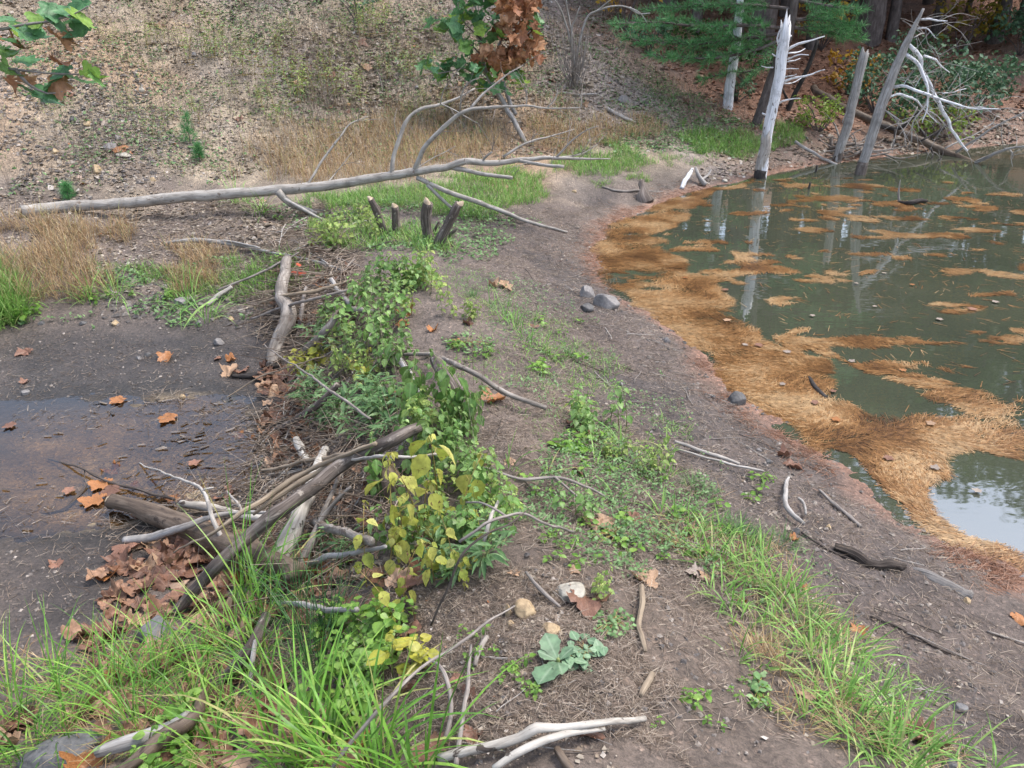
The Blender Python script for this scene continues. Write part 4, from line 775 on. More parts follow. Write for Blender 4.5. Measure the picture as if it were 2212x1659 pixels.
def tree_proto(name, label, cat, h, base, rad, mat, leaf, n, r0, seed):
    global rng
    old = rng; rng = np.random.default_rng(seed); th = thing(name, label, cat, (0, 0, 0), 'trees of the wood behind the pond')
    lean = rng.normal(0, .25, 2); tp = [np.array([lean[0] * s * s, lean[1] * s * s, h * s * .93 - .4 * (s == 0)]) for s in (0, .2, .45, .7, 1)]
    obj('trunk', tube(tp, [r0 * 1.35, r0, r0 * .85, r0 * .55, .04], 12, .25, .1, .05), M['bark_live'], th)
    L, cs, rs = [], [], []
    for k in range(15):
        s = base / h + (1 - base / h) * (k + .3) / 15; az = k * 2.4 + rng.normal(0, .3); b = np.array([lean[0] * s * s, lean[1] * s * s, h * s * .93]); rl = rad * (1 - .65 * ((s - base / h) / (1 - base / h)) ** 1.5) * (.7 + .5 * rng.random())
        e = b + np.array([math.sin(az) * rl, math.cos(az) * rl, rl * (.15 + .5 * rng.random())]); mid = (b + e) / 2 + np.array([0, 0, .25 * rl * .3])
        L.append(tube([b, mid, e], [r0 * .32 * (1.2 - s), r0 * .2, .012], 6, .25, .1, .04))
        for q in (.45, .75, 1.0): cs.append(b + (e - b) * q + rng.normal(0, .22, 3)); rs.append(rad * (.22 + .14 * rng.random()))
    obj('limb', L, M['bark_live'], th).name = 'limbs'
    obj('crown', leafcloud(cs, rs, n, leaf), M[mat], th); rng = old; return th
def needles(pos, dirs, k, L, w, spread=.6):
    n = len(pos); d = np.repeat(dirs, k, 0) + rng.normal(0, spread, (n * k, 3)); d /= np.linalg.norm(d, axis=1)[:, None] + 1e-9; p = np.repeat(pos, k, 0); s = np.cross(d, rng.normal(size=(n * k, 3))); s /= np.linalg.norm(s, axis=1)[:, None] + 1e-9
    l = L * (.7 + .6 * rng.random(n * k)); e = p + d * l[:, None]; V = np.stack([p - s * w / 2, p + s * w / 2, e + s * w / 6, e - s * w / 6], 1).reshape(-1, 3)
    return {'V': V, 'F': np.arange(n * k * 4).reshape(-1, 4), 'rnd': np.repeat(np.repeat(rng.random(n), k) * .6 + rng.random(n * k) * .4, 4)}
def bough(path, r0, side, ntw, k=14, L=.12, w=.006, droop=-.1):
    """a pine bough: one branch, side twigs, tufts of needles"""
    path = smoothpath(np.asarray(path, float), .1); wood = [tube(path[::2] if len(path) > 4 else path, [r0, .006], 6, .1, .1, .01)]; P0, D0 = [], []
    for j in range(ntw):
        s = .12 + .88 * (j + rng.random()) / ntw; i = min(len(path) - 2, int(s * (len(path) - 1))); b = path[i]; t_ = path[i + 1] - path[i]; t_ /= np.linalg.norm(t_) + 1e-9
        a = np.cross(t_, [0, 0, 1]); a /= np.linalg.norm(a) + 1e-9; sg = 1 if j % 2 else -1; l = side * (.5 + .7 * rng.random()) * (1.15 - .75 * s); d = a * sg * .8 + t_ * .6 + np.array([0, 0, rng.normal(.05, .18)]); d /= np.linalg.norm(d); e = b + d * l
        wood.append(tube([b, (b + e) / 2 + [0, 0, .02], e + [0, 0, droop * l]], [.008, .003], 4, .15, 0))
        for q in np.linspace(.25, 1, max(3, int(l / .07))): P0.append(b + (e - b) * q + [0, 0, droop * l * q * q]); D0.append(d + [0, 0, .25])
    return wood, needles(np.array(P0), np.array(D0), k, L, w)
def pine_proto(label, h, base, rad, r0, seed):
    global rng
    old = rng; rng = np.random.default_rng(seed); th = thing('pine_tree', label, 'pine tree', (0, 0, 0), 'trees of the wood behind the pond')
    obj('trunk', tube([(0, 0, -.4), (.05, 0, h * .3), (-.05, .05, h * .65), (0, 0, h)], [r0 * 1.3, r0, r0 * .7, .03], 12, .3, .09, .03), M['bark_live'], th); W, Nn = [], []
    z = base
    while z < h - .3:
        rl = rad * min(1, (h - z) / (h * .55)) * (.75 + .4 * rng.random()); a0 = rng.random() * 6.28
        for q in range(5):
            a = a0 + q * 1.257 + rng.normal(0, .15); b = np.array([0, 0, z]); e = np.array([math.sin(a) * rl, math.cos(a) * rl, z + rl * .12]); wd, nd = bough([b, (b + e) / 2 + [0, 0, .1 * rl], e], .03, rl * .35, int(8 + rl * 5), 7, .16, .016); W += wd; Nn.append(nd)
        z += .75 + .3 * rng.random()
    obj('limbs', W, M['bark_live'], th); obj('crown', Nn, M['pine'], th); rng = old; return th

TP = [tree_proto('oak_tree', '', 'tree', 12.5, 4.2, 3.4, 'tree_green', .24, 5200, .21, 1), tree_proto('oak_tree', '', 'tree', 10.5, 2.6, 2.8, 'tree_green', .22, 4600, .15, 2),
      tree_proto('maple_tree', '', 'tree', 9.5, 2.8, 2.5, 'tree_yellow', .2, 3200, .12, 3), pine_proto('', 13.0, 3.2, 2.6, .2, 4), tree_proto('oak_tree', '', 'tree', 7.0, 1.2, 2.2, 'tree_green', .2, 3800, .09, 5)]
TDESC = ['tall dark oak', 'mid sized green oak', 'slim yellowing maple', 'tall dark pine', 'low leafy oak']
TREES = [(0, 1872, 81, 18.7), (0, 2146, 101, 19.0), (3, 1634, 150, 16.6), (1, 1440, 60, 18.2), (3, 1350, 10, 18.8), (4, 1500, 80, 17.3), (2, 2020, 60, 19.5), (1, 2000, 20, 22), (3, 1760, 40, 20.5), (2, 1560, 30, 20),
         (0, 1650, 5, 23), (3, 1950, -10, 25), (1, 2250, 60, 19), (0, 2420, 90, 20), (4, 2330, 160, 17.6), (3, 2600, 120, 19), (1, 2800, 160, 18), (2, 2500, 20, 24), (0, 2250, -20, 26), (3, 2060, -40, 28), (0, 1840, -40, 28), (1, 1500, -30, 24), (0, 1330, -40, 24),
         (3, 2440, -10, 27), (4, 1750, 110, 17.4), (4, 1930, 60, 18.8), (4, 1590, 110, 17.6), (4, 2090, 30, 21.5), (1, 3100, 150, 19), (0, 3300, 60, 23), (2, 2900, 40, 23), (0, 1420, -60, 30), (3, 1560, -60, 29), (1, 1700, -50, 30), (0, 1900, -60, 31), (3, 2150, -60, 31), (0, 2350, -50, 32), (1, 2020, 0, 24), (4, 1840, 20, 20.5), (4, 2200, 60, 20), (4, 1690, 50, 19.5), (4, 2330, 80, 20.5), (4, 1380, -10, 20.5), (4, 1460, -30, 22), (4, 1540, 0, 20.8), (4, 1600, -20, 22.5), (4, 1680, -20, 21.5), (4, 1740, -20, 23), (4, 1800, 0, 21.8), (4, 1870, 10, 22.8), (4, 1960, 10, 23.5), (4, 1300, -40, 20.5), (4, 2080, 0, 24), (4, 1500, -50, 24.5), (4, 1650, -50, 25), (0, 2600, -30, 30), (3, 1230, -40, 22), (1, 1090, -90, 24), (0, 1180, -120, 27)]
for i, (k, u, v, y) in enumerate(TREES):
    p = atY(u, v, y); p[2] = ground(p[0], p[1]) - .05; o = dup(TP[k], p, rng.random() * 6.28, (.9 + .25 * rng.random()) * (.66 if u > 1980 and y < 28 else 1)); later(o, TDESC[k], p)
    if k in (0, 1): o['category'] = 'oak tree'
    if k == 2: o['category'] = 'maple tree'
for o in TP: drop(o)
# the pine whose trunk stands behind the white snag and whose boughs hang over the shore
b0 = atY(1634, 272, 13.4); b0[2] = ground(b0[0], b0[1]); th = thing('pine_tree', 'purple brown pine just behind the white snag with long green boughs over the shore', 'pine tree', b0)
tp = [b0 - [0, 0, .3]] + [atY(1469 + .336 * a, .336 * b, 13.4) for a, b in [(500,760),(560,600),(620,420),(690,250),(740,0),(800,-260),(860,-560),(940,-1000)]]
obj('trunk', tube(tp, np.array([12, 11, 10, 9.5, 9, 8.5, 8, 6, 3]) * pxm(b0) * 1.0, 12, .1, .1, .02), M['bark_live'], th, b0)
W_, N_l = [], []
for pts, y0, y1, nt_, sd_2 in [([(1706,62),(1620,55),(1520,58),(1420,48),(1330,52)], 13.4, 13.0, 40, .55), ([(1706,70),(1600,84),(1500,95),(1400,90),(1340,80)], 13.4, 13.6, 40, .6), ([(1702,80),(1620,112),(1530,126),(1450,122),(1410,126)], 13.4, 12.9, 32, .5),
        ([(1712,42),(1770,42),(1830,52),(1858,58)], 13.4, 13.1, 24, .45), ([(1708,58),(1770,68),(1830,78),(1850,80)], 13.4, 13.5, 24, .45), ([(1700,110),(1640,150),(1560,160),(1500,175)], 13.5, 14.2, 16, .4), ([(1715,20),(1600,10),(1480,15),(1390,20)], 13.4, 14.0, 34, .55),
        ([(1718,0),(1800,15),(1860,22)], 13.4, 12.8, 18, .45), ([(1760,-60),(1600,-70),(1450,-60)], 13.3, 12.6, 30, .6), ([(1760,-90),(1900,-80),(2020,-70)], 13.3, 13.0, 28, .6), ([(1770,-150),(1600,-180),(1480,-170)], 13.3, 14, 30, .6), ([(1790,-250),(1950,-260),(2060,-250)], 13.3, 12.6, 28, .6), ([(1800,-320),(1650,-360),(1560,-350)], 13.3, 13.6, 26, .5), ([(1840,-500),(1980,-540)], 13.3, 12.9, 20, .5), ([(1850,-560),(1720,-600)], 13.3, 13.9, 20, .5)]:
    wd, nd = bough([atY(u, v, y0 + (y1 - y0) * i / (len(pts) - 1)) for i, (u, v) in enumerate(pts)], .03, sd_2, nt_, 16, .11, .007); W_ += wd; N_l.append(nd)
obj('limbs', W_, M['bark_live'], th, b0); obj('needles', N_l, M['pine'], th, b0)
b0 = atY(1701, 242, 14.2); b0[2] = ground(b0[0], b0[1]); th = thing('leaning_sapling', 'dark bare leaning trunk right of the white snag', 'tree', b0)
limb('trunk', [b0 - [0, 0, .2]] + ypts(Z3([(690,720),(740,600),(800,480),(850,360),(890,255)]), 14.2), [6, 5.5, 5, 4.5, 4], M['bark_dark'], th, b0, 9, .08, .02); limb('branch', ypts(Z3([(690,640),(670,600),(655,560)]), 14.2), [3, 1.5], M['bark_dark'], th, b0, 6)
# shrubs and saplings under the trees
def shrub(name, label, cat, u, v, y, w_, h_, mat, n, leaf, stems_=7):
    b = atY(u, v, y); b[2] = ground(b[0], b[1]); th = thing(name, label, cat, b); cs, ws = [], []
    for k in range(stems_ * 3):
        a = rng.random() * 6.28; rr = math.sqrt(rng.random()) * w_ / 2; c_ = b + [math.sin(a) * rr, math.cos(a) * rr * .7, h_ * (.25 + .7 * rng.random())]; cs.append(c_)
        if k % 3 == 0: ws.append(tube([b - [0, 0, .05], (b + c_) / 2 + rng.normal(0, .04, 3), c_], [.014, .004], 5, .1, .1, .02))
    obj('branches', ws, M['bark_live'], th, b); obj('foliage', leafcloud(cs, w_ * .17, n, leaf, .7), M[mat], th, b); return th
for a in [('laurel_shrub', 'glossy green laurel behind the long branches of the leaning tree', 'shrub', 2030, 225, 14.4, 1.9, 1.1, 'laurel', 1500, .085), ('laurel_shrub', 'bluish green laurel left of the leaning tree trunk', 'shrub', 1900, 205, 14.9, 1.4, 1.0, 'laurel', 900, .085), ('laurel_shrub', 'green laurel spreading right toward the bare earth bank', 'shrub', 2105, 225, 15.2, 1.3, .85, 'laurel', 800, .085),
          ('laurel_shrub', 'upper laurel above the branches of the leaning tree', 'shrub', 1990, 150, 16, 1.5, .9, 'laurel', 800, .085), ('orange_sapling', 'orange leaved sapling left of the short snag', 'sapling', 1835, 180, 15.6, 1.0, .75, 'orange_leaf', 330, .1), ('lime_bush', 'lime green bush on the bank left of the short snag', 'bush', 1765, 295, 13.5, .75, .55, 'bush_lime', 480, .06),
          ('lime_bush', 'pale green bush under the leaning tree branches', 'bush', 2010, 290, 13.9, 1.2, .5, 'bush_lime', 500, .07), ('green_bush', 'dark green bush at the foot of the pine boughs', 'bush', 1500, 150, 15.6, 1.3, .7, 'tree_green', 700, .08), ('green_bush', 'green bush behind the grey snag', 'bush', 1610, 200, 15, 1.0, .8, 'tree_green', 600, .08), ('green_bush', 'low dark bush between the grey snag and the pine trunk', 'bush', 1585, 262, 14.2, .5, .35, 'laurel', 200, .06),
          ('green_bush', 'bluish bush at the right edge under the big trunk', 'bush', 2200, 120, 18, 1.4, 1.0, 'laurel', 700, .1), ('green_bush', 'leafy bush on the slope right of the bare shrub', 'bush', 1400, 120, 15.2, .8, .6, 'laurel', 380, .07), ('yellow_sapling', 'yellow leaved sapling at the top right among dark trunks', 'sapling', 2080, 90, 18.2, 1.4, 1.6, 'tree_yellow', 420, .13), ('yellow_sapling', 'golden leaved sapling above the bare shrub', 'sapling', 1350, 50, 16.4, 1.3, 1.5, 'orange_leaf', 350, .1),
          ('yellow_sapling', 'yellow leaved sapling left of the big dark trunk', 'sapling', 1780, 60, 17.5, 1.2, 1.4, 'orange_leaf', 220, .11), ('green_bush', 'thin dark bush on the top left of the hillside', 'bush', 770, 40, 14.3, .9, .55, 'laurel', 130, .06), ('green_bush', 'sapling with dark leaves on the upper hill beside the young sycamore', 'bush', 690, 20, 14.6, .8, .5, 'tree_green', 90, .06)]: shrub(*a)

# ------------------------------------------------------------------ sycamore leaves
def syc(curl=.2, crumple=.04, seed=0):
    half = [(.05,.0),(.16,-.10),(.30,-.08),(.42,.02),(.36,.10),(.40,.19),(.33,.25),(.46,.33),(.60,.48),(.47,.50),(.44,.58),(.27,.55),(.30,.66),(.20,.72),(.15,.86)]
    tips = {3, 8}; out = half + [(0, 1.0)] + [(-x, y) for x, y in half[::-1]]; out = np.array(out); n = len(out); c0 = np.array([0, .10]); mid = np.zeros(n); mid[15] = 1
    for k in tips: mid[k] = 1; mid[n - 1 - k] = 1
    V = [np.array([[c0[0], c0[1]]])]; co = [np.array([1.0])]
    for f in (.4, .72, 1.0): V.append(c0 + (out - c0) * f); co.append(mid)
    V = np.concatenate(V); co = np.concatenate(co); rs = np.random.default_rng(seed); ph = rs.random() * 6.28; x, y = V[:, 0], V[:, 1] - .4; r2 = x * x + y * y; th_ = np.arctan2(y, x)
    z = curl * r2 * (1.6 + 1.5 * np.cos(2 * th_ + ph)) + crumple * 2 * fbm(V[:, 0] * 4 + seed, V[:, 1] * 4, seed, 2) - co * .015
    V = np.stack([V[:, 0] * (1 - .35 * abs(curl) * r2), V[:, 1], z], 1); a = 1 + np.arange(n); b_ = 1 + (np.arange(n) + 1) % n; Fs = [np.stack([np.zeros(n, int), a, b_], 1), np.concatenate([np.stack([a + k * n, a + (k + 1) * n, b_ + (k + 1) * n, b_ + k * n], 1) for k in (0, 1)])]
    pet = np.array([(-.008, .1, 0), (.008, .1, 0), (.02, -.18, .03), (.004, -.18, .03)]); m_ = len(V); V = np.vstack([V, pet]); Fs[1] = np.vstack([Fs[1], [[m_, m_ + 1, m_ + 2, m_ + 3]]]); co = np.concatenate([co, np.ones(4)])
    return V, Fs, np.stack([co, V[:, 1], V[:, 0]], 1)
SYC = [syc(.10, .06, 1), syc(.38, .08, 2), syc(.5, .13, 3), syc(-.38, .10, 4), syc(.25, .17, 5), syc(.5, .16, 6)]
SYM = {(k, m_): mesh_from('sycamore_leaf', [{'V': SYC[k][0] - np.array([0, .4, 0]), 'F': SYC[k][1], 'co': SYC[k][2], 'rnd': .5}], M[m_]) for k in range(6) for m_ in ('leaf_brown', 'leaf_orange', 'leaf_tan', 'leaf_pale')}
LC = {'b': ('leaf_brown', 'red brown'), 'o': ('leaf_orange', 'orange'), 't': ('leaf_tan', 'tan'), 'p': ('leaf_pale', 'pale grey')}
CURL = ['flat', 'curled', 'cupped', 'humped', 'crumpled', 'rolled']
def fallen(u, v, c, spx, k=None, on='ground', h=0.0):
    k = int(rng.integers(6)) if k is None else k; p = atZ(u, v, {'pond': .012, 'pool': -.178}[on]) if on != 'ground' else P(u, v, h); s = spx * pxm(p) * (1.0 if on != 'pond' else .72)
    o = bpy.data.objects.new('sycamore_leaf', SYM[(k, LC[c][0])]); C.objects.link(o); nn = normal_at(p[0], p[1]) if on == 'ground' else Vector((0, 0, 1)); t_ = .16 if on == 'ground' else .03
    nn = (nn + Vector((rng.normal(0, t_), rng.normal(0, t_), 0))).normalized(); q = nn.to_track_quat('Z', 'Y') @ Euler((0, 0, rng.random() * 6.28)).to_quaternion(); o.rotation_euler = q.to_euler(); o.scale = (s, s, s * (.35 if on == 'pond' else 1))
    zmin = min((q @ Vector(SYC[k][0][i] - np.array([0, .4, 0])) * s).z for i in range(0, len(SYC[k][0]), 3)); o.location = (p[0], p[1], p[2] + (-zmin * .55 if on == 'ground' else .004))
    tag(o, None, 'leaf', 'fallen sycamore leaves'); wh = {'ground': '', 'pond': 'floating ', 'pool': 'floating '}[on]; later(o, f'{LC[c][1]} {CURL[k]} {wh}sycamore leaf', p); return o
for it in """360 775 o 35,500 806 t 42,522 800 b 32,500 779 o 24,470 775 b 20,576 805 b 36,600 830 b 46,612 815 b 40,642 815 b 36,572 838 t 34,592 852 t 36,626 850 b 30,655 832 b 40,54 826 b 22,52 763 b 34,242 1022 o 38,
330 1044 b 26,290 1052 b 32,372 1080 o 44,482 1075 b 42,500 1062 b 30,446 1016 b 26,546 956 o 28,516 944 o 26,592 966 o 38,606 990 t 42,632 1002 b 32,600 906 b 32,656 946 o 42,640 930 b 38,270 1190 b 64,262 1207 b 58,292 1180 t 50,
332 1180 t 42,342 1202 b 54,382 1192 b 62,402 1212 b 60,362 1226 t 52,312 1232 t 46,432 1182 t 62,442 1212 b 50,402 1242 b 72,372 1252 b 52,236 1246 o 54,120 1221 b 30,456 1262 t 62,482 1272 t 52,462 1296 b 52,522 1262 o 50,702 1236 o 62,
682 1246 o 52,722 1242 o 42,772 1252 b 42,362 1302 b 52,346 1322 b 42,302 1342 t 62,272 1356 t 54,332 1346 t 52,228 1382 b 92,246 1422 b 64,242 1466 o 54,262 1480 o 42,192 1382 b 44,442 1442 t 64,562 1396 b 52,602 1482 b 62,542 1562 o 76,12 1612 t 64,
190 1655 o 92,762 1622 o 92,932 1622 b 82,902 1642 b 62,1022 1592 b 52,882 1492 b 42,1010 1502 b 46,978 1472 b 40,892 1372 b 62,880 1272 b 52,1266 1312 b 92,1390 1256 t 60,1110 1241 t 28,1240 1233 t 34,1282 1132 t 52,1312 1140 t 62,1370 1123 b 44,1522 1246 t 36,
1500 1243 p 40,1276 1592 b 54,880 682 o 42,872 702 o 32,936 715 o 24,690 590 t 36,1062 866 o 62,1042 1002 b 32,1242 925 b 52,1262 935 b 40,1000 892 t 30,882 852 o 52,902 836 b 44,852 866 o 42,1090 622 t 36,1066 618 t 26,1150 706 b 26,986 741 o 22,260 327 o 34,
786 96 b 30,792 150 t 26,716 165 b 26,960 266 t 26,560 436 t 28,440 582 o 24,1186 240 t 28,1692 986 b 34,1712 1008 b 38,1706 1150 p 24,1716 1166 o 22,1962 1582 b 66,2002 1612 b 72,1812 1357 b 38,1856 1364 o 38,1736 1502 t 42,1740 1276 o 20,2206 1342 o 42,
640 1110 o 40,545 1120 b 44,590 1235 b 44,520 1170 t 50,700 620 o 26,640 562 b 24,150 205 b 26,690 165 b 22,330 95 p 18,440 70 p 16,1010 700 b 24,1250 1020 b 30,1100 1000 t 26,1460 1180 t 28,1600 1300 o 24,940 1180 b 50,800 1300 b 44,760 1350 o 50,840 1390 b 46,660 1340 b 50,700 1400 o 46,500 1340 t 54,420 1330 b 50""".replace('\n', '').split(','):
    u, v, c_, s_ = it.split(); fallen(float(u), float(v), c_, float(s_))
for it in """255 866 o 34,361 905 o 40,216 1046 o 48,200 1081 o 54,240 1062 b 40,300 1115 b 30,420 1000 b 26,150 1060 b 26,20 920 b 26""".split(','):
    u, v, c_, s_ = it.split(); fallen(float(u), float(v), c_, float(s_), 0, 'pool')
for it in """1570 692 t 24,1806 906 o 30,1640 746 b 26,1755 682 p 16,1890 662 p 14,2150 652 p 20,1700 760 p 22,1566 626 b 20,1480 600 o 16,1950 800 o 20,2030 690 p 20,2100 668 b 26,1850 612 p 14,1760 870 b 24,1920 990 b 30,2020 1010 p 30,2110 1060 p 26,1690 830 p 18,1610 745 p 18,2010 915 t 26,1840 780 p 20,1800 845 b 20,1970 615 o 14,1910 590 p 14""".split(','):
    u, v, c_, s_ = it.split(); fallen(float(u), float(v), c_, float(s_), 0, 'pond')
hill_poly = [(0,0),(1340,0),(1340,100),(1500,200),(1640,270),(1560,310),(1250,330),(1000,350),(700,360),(300,410),(0,430)]
for q in sample(wpoly(hill_poly), 46): fallen(*project((q[0], q[1], ground(*q))), 'bttp'[int(rng.integers(4))], 12 + 9 * rng.random())

# ------------------------------------------------------------------ young sycamore by the shore, sycamore bough at the near left
def sycleaves(pts, mat_size, droop=-.5):
    pts = np.asarray(pts); n = len(pts); gs = []; ks = rng.integers(0, 6, n) if droop < -.6 else rng.integers(0, 2, n)
    for k in set(ks.tolist()):
        i = np.nonzero(ks == k)[0]; gs.append(strew(SYC[k][0], SYC[k][1], pts[i], rng.random(len(i)) * 6.28, rng.normal(droop, .35, len(i)), rng.normal(0, .5, len(i)), mat_size * (.7 + .6 * rng.random(len(i))), None, SYC[k][2]))
    return gs
Z2 = lambda l: [(734 + .336 * a, .336 * b) for a, b in l]
b0 = P(1137, 316, 0); th = thing('young_sycamore', 'young sycamore leaning on the hillside with green leaves and a dry brown side', 'sycamore', b0); Y0 = b0[1]
limb('trunk', ypts(Z2([(1205,960),(1195,920),(1120,780),(1040,640),(960,500),(920,400),(900,250),(880,60),(860,-160)]), Y0, Y0 + .9), [5.5, 5.5, 5.5, 5, 4.5, 4, 3, 2], M['silver'], th, b0, 9, .07, .02)
limb('trunk', ypts(Z2([(1130,735),(1115,700),(1080,620),(1030,480),(1010,330),(1080,150),(1130,-80)]), Y0 + .35, Y0 + .7), [4.5, 4.5, 4, 3, 2], M['silver'], th, b0, 8, .07, .02)
for l in ([(940,450),(800,440),(640,470),(540,450)], [(910,350),(800,250),(650,180)], [(1020,400),(1120,300),(1230,200)], [(1010,330),(1150,380),(1260,290)], [(900,250),(780,120),(760,20)], [(1020,470),(1100,480),(1150,500)]): limb('branch', ypts(Z2(l), Y0 + .6, Y0 + .3), [2, .8], M['twig'], th, b0, 5, .08, .02)
def zpts(cx, cy, rx, ry, n, y0=.0):
    a = rng.random(n) * 6.283; r_ = np.sqrt(rng.random(n)); return [atY(734 + .336 * (cx + rx * r_[i] * math.cos(a[i])), .336 * (cy + ry * r_[i] * math.sin(a[i])), Y0 + .45 + rng.normal(0, .22) + y0) for i in range(n)]
obj('green_foliage', sycleaves(zpts(880, 90, 170, 220, 75) + zpts(800, 440, 190, 70, 34) + zpts(640, 150, 60, 50, 9) + zpts(1120, 520, 70, 90, 13) + zpts(960, 560, 90, 50, 8) + zpts(560, 410, 60, 40, 6) + zpts(1230, 170, 60, 80, 8) + zpts(900, -200, 200, 160, 40), .17), M['syc_green'], th, b0)
obj('dry_foliage', sycleaves(zpts(1150, 150, 150, 230, 90) + zpts(1010, 330, 150, 80, 26) + zpts(1000, 420, 90, 60, 14) + zpts(1250, 300, 60, 60, 10) + zpts(1200, -60, 110, 120, 20), .17, -.9), M['syc_brown'], th, b0)
YB_ = 4.7; b0 = atY(-420, 420, YB_ + .3); b0[2] = ground(b0[0], b0[1]); th = thing('sycamore_sapling', 'sycamore bough of large green and rusty leaves hanging in at the top left corner', 'sycamore', b0)
bt = [b0 - [0, 0, .1], b0 + [.0, .05, .8], atY(-330, 60, YB_ + .2), atY(-250, -250, YB_)]
obj('trunk', tube(bt, [.035, .03, .02, .008], 9, .08, .08, .01), M['bark_grey'], th, b0); Z1 = lambda l: [(.336 * a, .336 * b) for a, b in l]
br1 = [bt[2]] + ypts(Z1([(-500,160),(-100,200),(150,160),(330,140),(470,90),(560,40)]), YB_, YB_ - .1); br2 = [bt[2]] + ypts(Z1([(-500,380),(-100,420),(100,450),(300,470),(450,480),(560,470)]), YB_, YB_); br3 = ypts(Z1([(100,450),(180,540),(300,600),(400,590)]), YB_, YB_)
for l in (br1, br2, br3): obj('branch', tube(l, [.012, .007, .003], 6, .05, .08, .008), M['twig'], th, b0)
def hung(cs, size, droop):
    gs = []
    for i, (a, b_) in enumerate(cs):
        p = atY(.336 * a, .336 * b_, YB_ + rng.normal(0, .06)); k = int(rng.integers(2)) if droop > -.6 else int(rng.integers(1, 4)); gs.append(strew(SYC[k][0], SYC[k][1], np.array([p]) - np.array([[0, 0, 0]]), np.array([rng.normal(2.2, 1.0)]), np.array([rng.normal(droop, .25)]), np.array([rng.normal(.3, .4)]), np.array([size * (.85 + .35 * rng.random())]), None, SYC[k][2]))
    return gs
obj('green_leaves', hung([(20,120),(90,150),(440,60),(310,30),(520,100),(560,150),(220,170),(120,200),(20,260),(450,150),(540,10),(20,330),(110,390),(60,440),(530,460),(600,480),(430,490),(140,560),(370,570),(250,600),(340,540),(430,430),(250,100),(150,220),(-60,100),(-90,300),(-120,450),(360,130)], .135, -.35), M['syc_green'], th, b0)
obj('rusty_leaves', hung([(330,210),(90,260),(360,400),(360,490),(110,500),(40,500),(390,220),(-40,220)], .12, -.8), M['syc_brown'], th, b0)

# bare upright shrub and arching bare branches
b0 = P(1241, 190, 0); Y0 = b0[1]; th = thing('bare_shrub', 'leafless upright shrub of many thin stems on the slope', 'shrub', b0); g_ = []
for k in range(46):
    x = rng.normal(0, 1); a_ = b0 + rng.normal(0, .03, 3) * [1, 1, 0]; tp_ = atY(1241 + 22 * x, 62 + 50 * rng.random(), Y0 + rng.normal(0, .18)); md = (a_ + tp_) / 2 + np.array([(tp_[0] - a_[0]) * .22, 0, 0]) + rng.normal(0, .015, 3); g_.append(tube([a_ - [0, 0, .03], md, tp_], [.009, .006, .0025], 5, .12, .05, .012))
obj('stems', g_, M['twig'], th, b0)
for l in ([(1510,430),(1490,200),(1520,110),(1545,40)], [(1505,350),(1440,120),(1400,30),(1360,-20)], [(1520,380),(1580,130),(1680,60),(1800,38),(1900,65),(1945,100),(1980,155)], [(1640,85),(1690,40),(1740,0)], [(1860,50),(1930,90),(1995,85)], [(1500,250),(1470,110),(1450,-20)]): limb('branch', ypts(Z2(l), Y0, Y0 - .2), [2.6, 1.8, 1], M['silver'], th, b0, 6, .06, .012)
# pine seedlings
def seedling(label, u, v, hpx, seed):
    b = P(u, v, 0); h = hpx * pxm(b); th = thing('pine_seedling', label, 'pine seedling', b); st = tube([b - [0, 0, .03], b + [0, 0, h]], [.008, .003], 5, .05); P0, D0 = [], []
    for k in range(60): z = h * (.1 + .9 * rng.random()); a = rng.random() * 6.28; rr = .32 * h * (1.15 - z / h) * rng.random(); P0.append(b + [math.sin(a) * rr, math.cos(a) * rr, z]); D0.append([math.sin(a) * .7, math.cos(a) * .7, .7])
    obj('stem', st, M['bark_live'], th, b); obj('needles', needles(np.array(P0), np.array(D0), 16, .07, .003), M['pine'], th, b)
seedling('small dark green pine seedling on the hillside above the fallen tree', 412, 312, 62, 1); seedling('smaller bluish pine seedling in front of the dark green one', 432, 350, 36, 2); seedling('tiny pine seedling at the left end of the fallen tree', 150, 432, 34, 3)

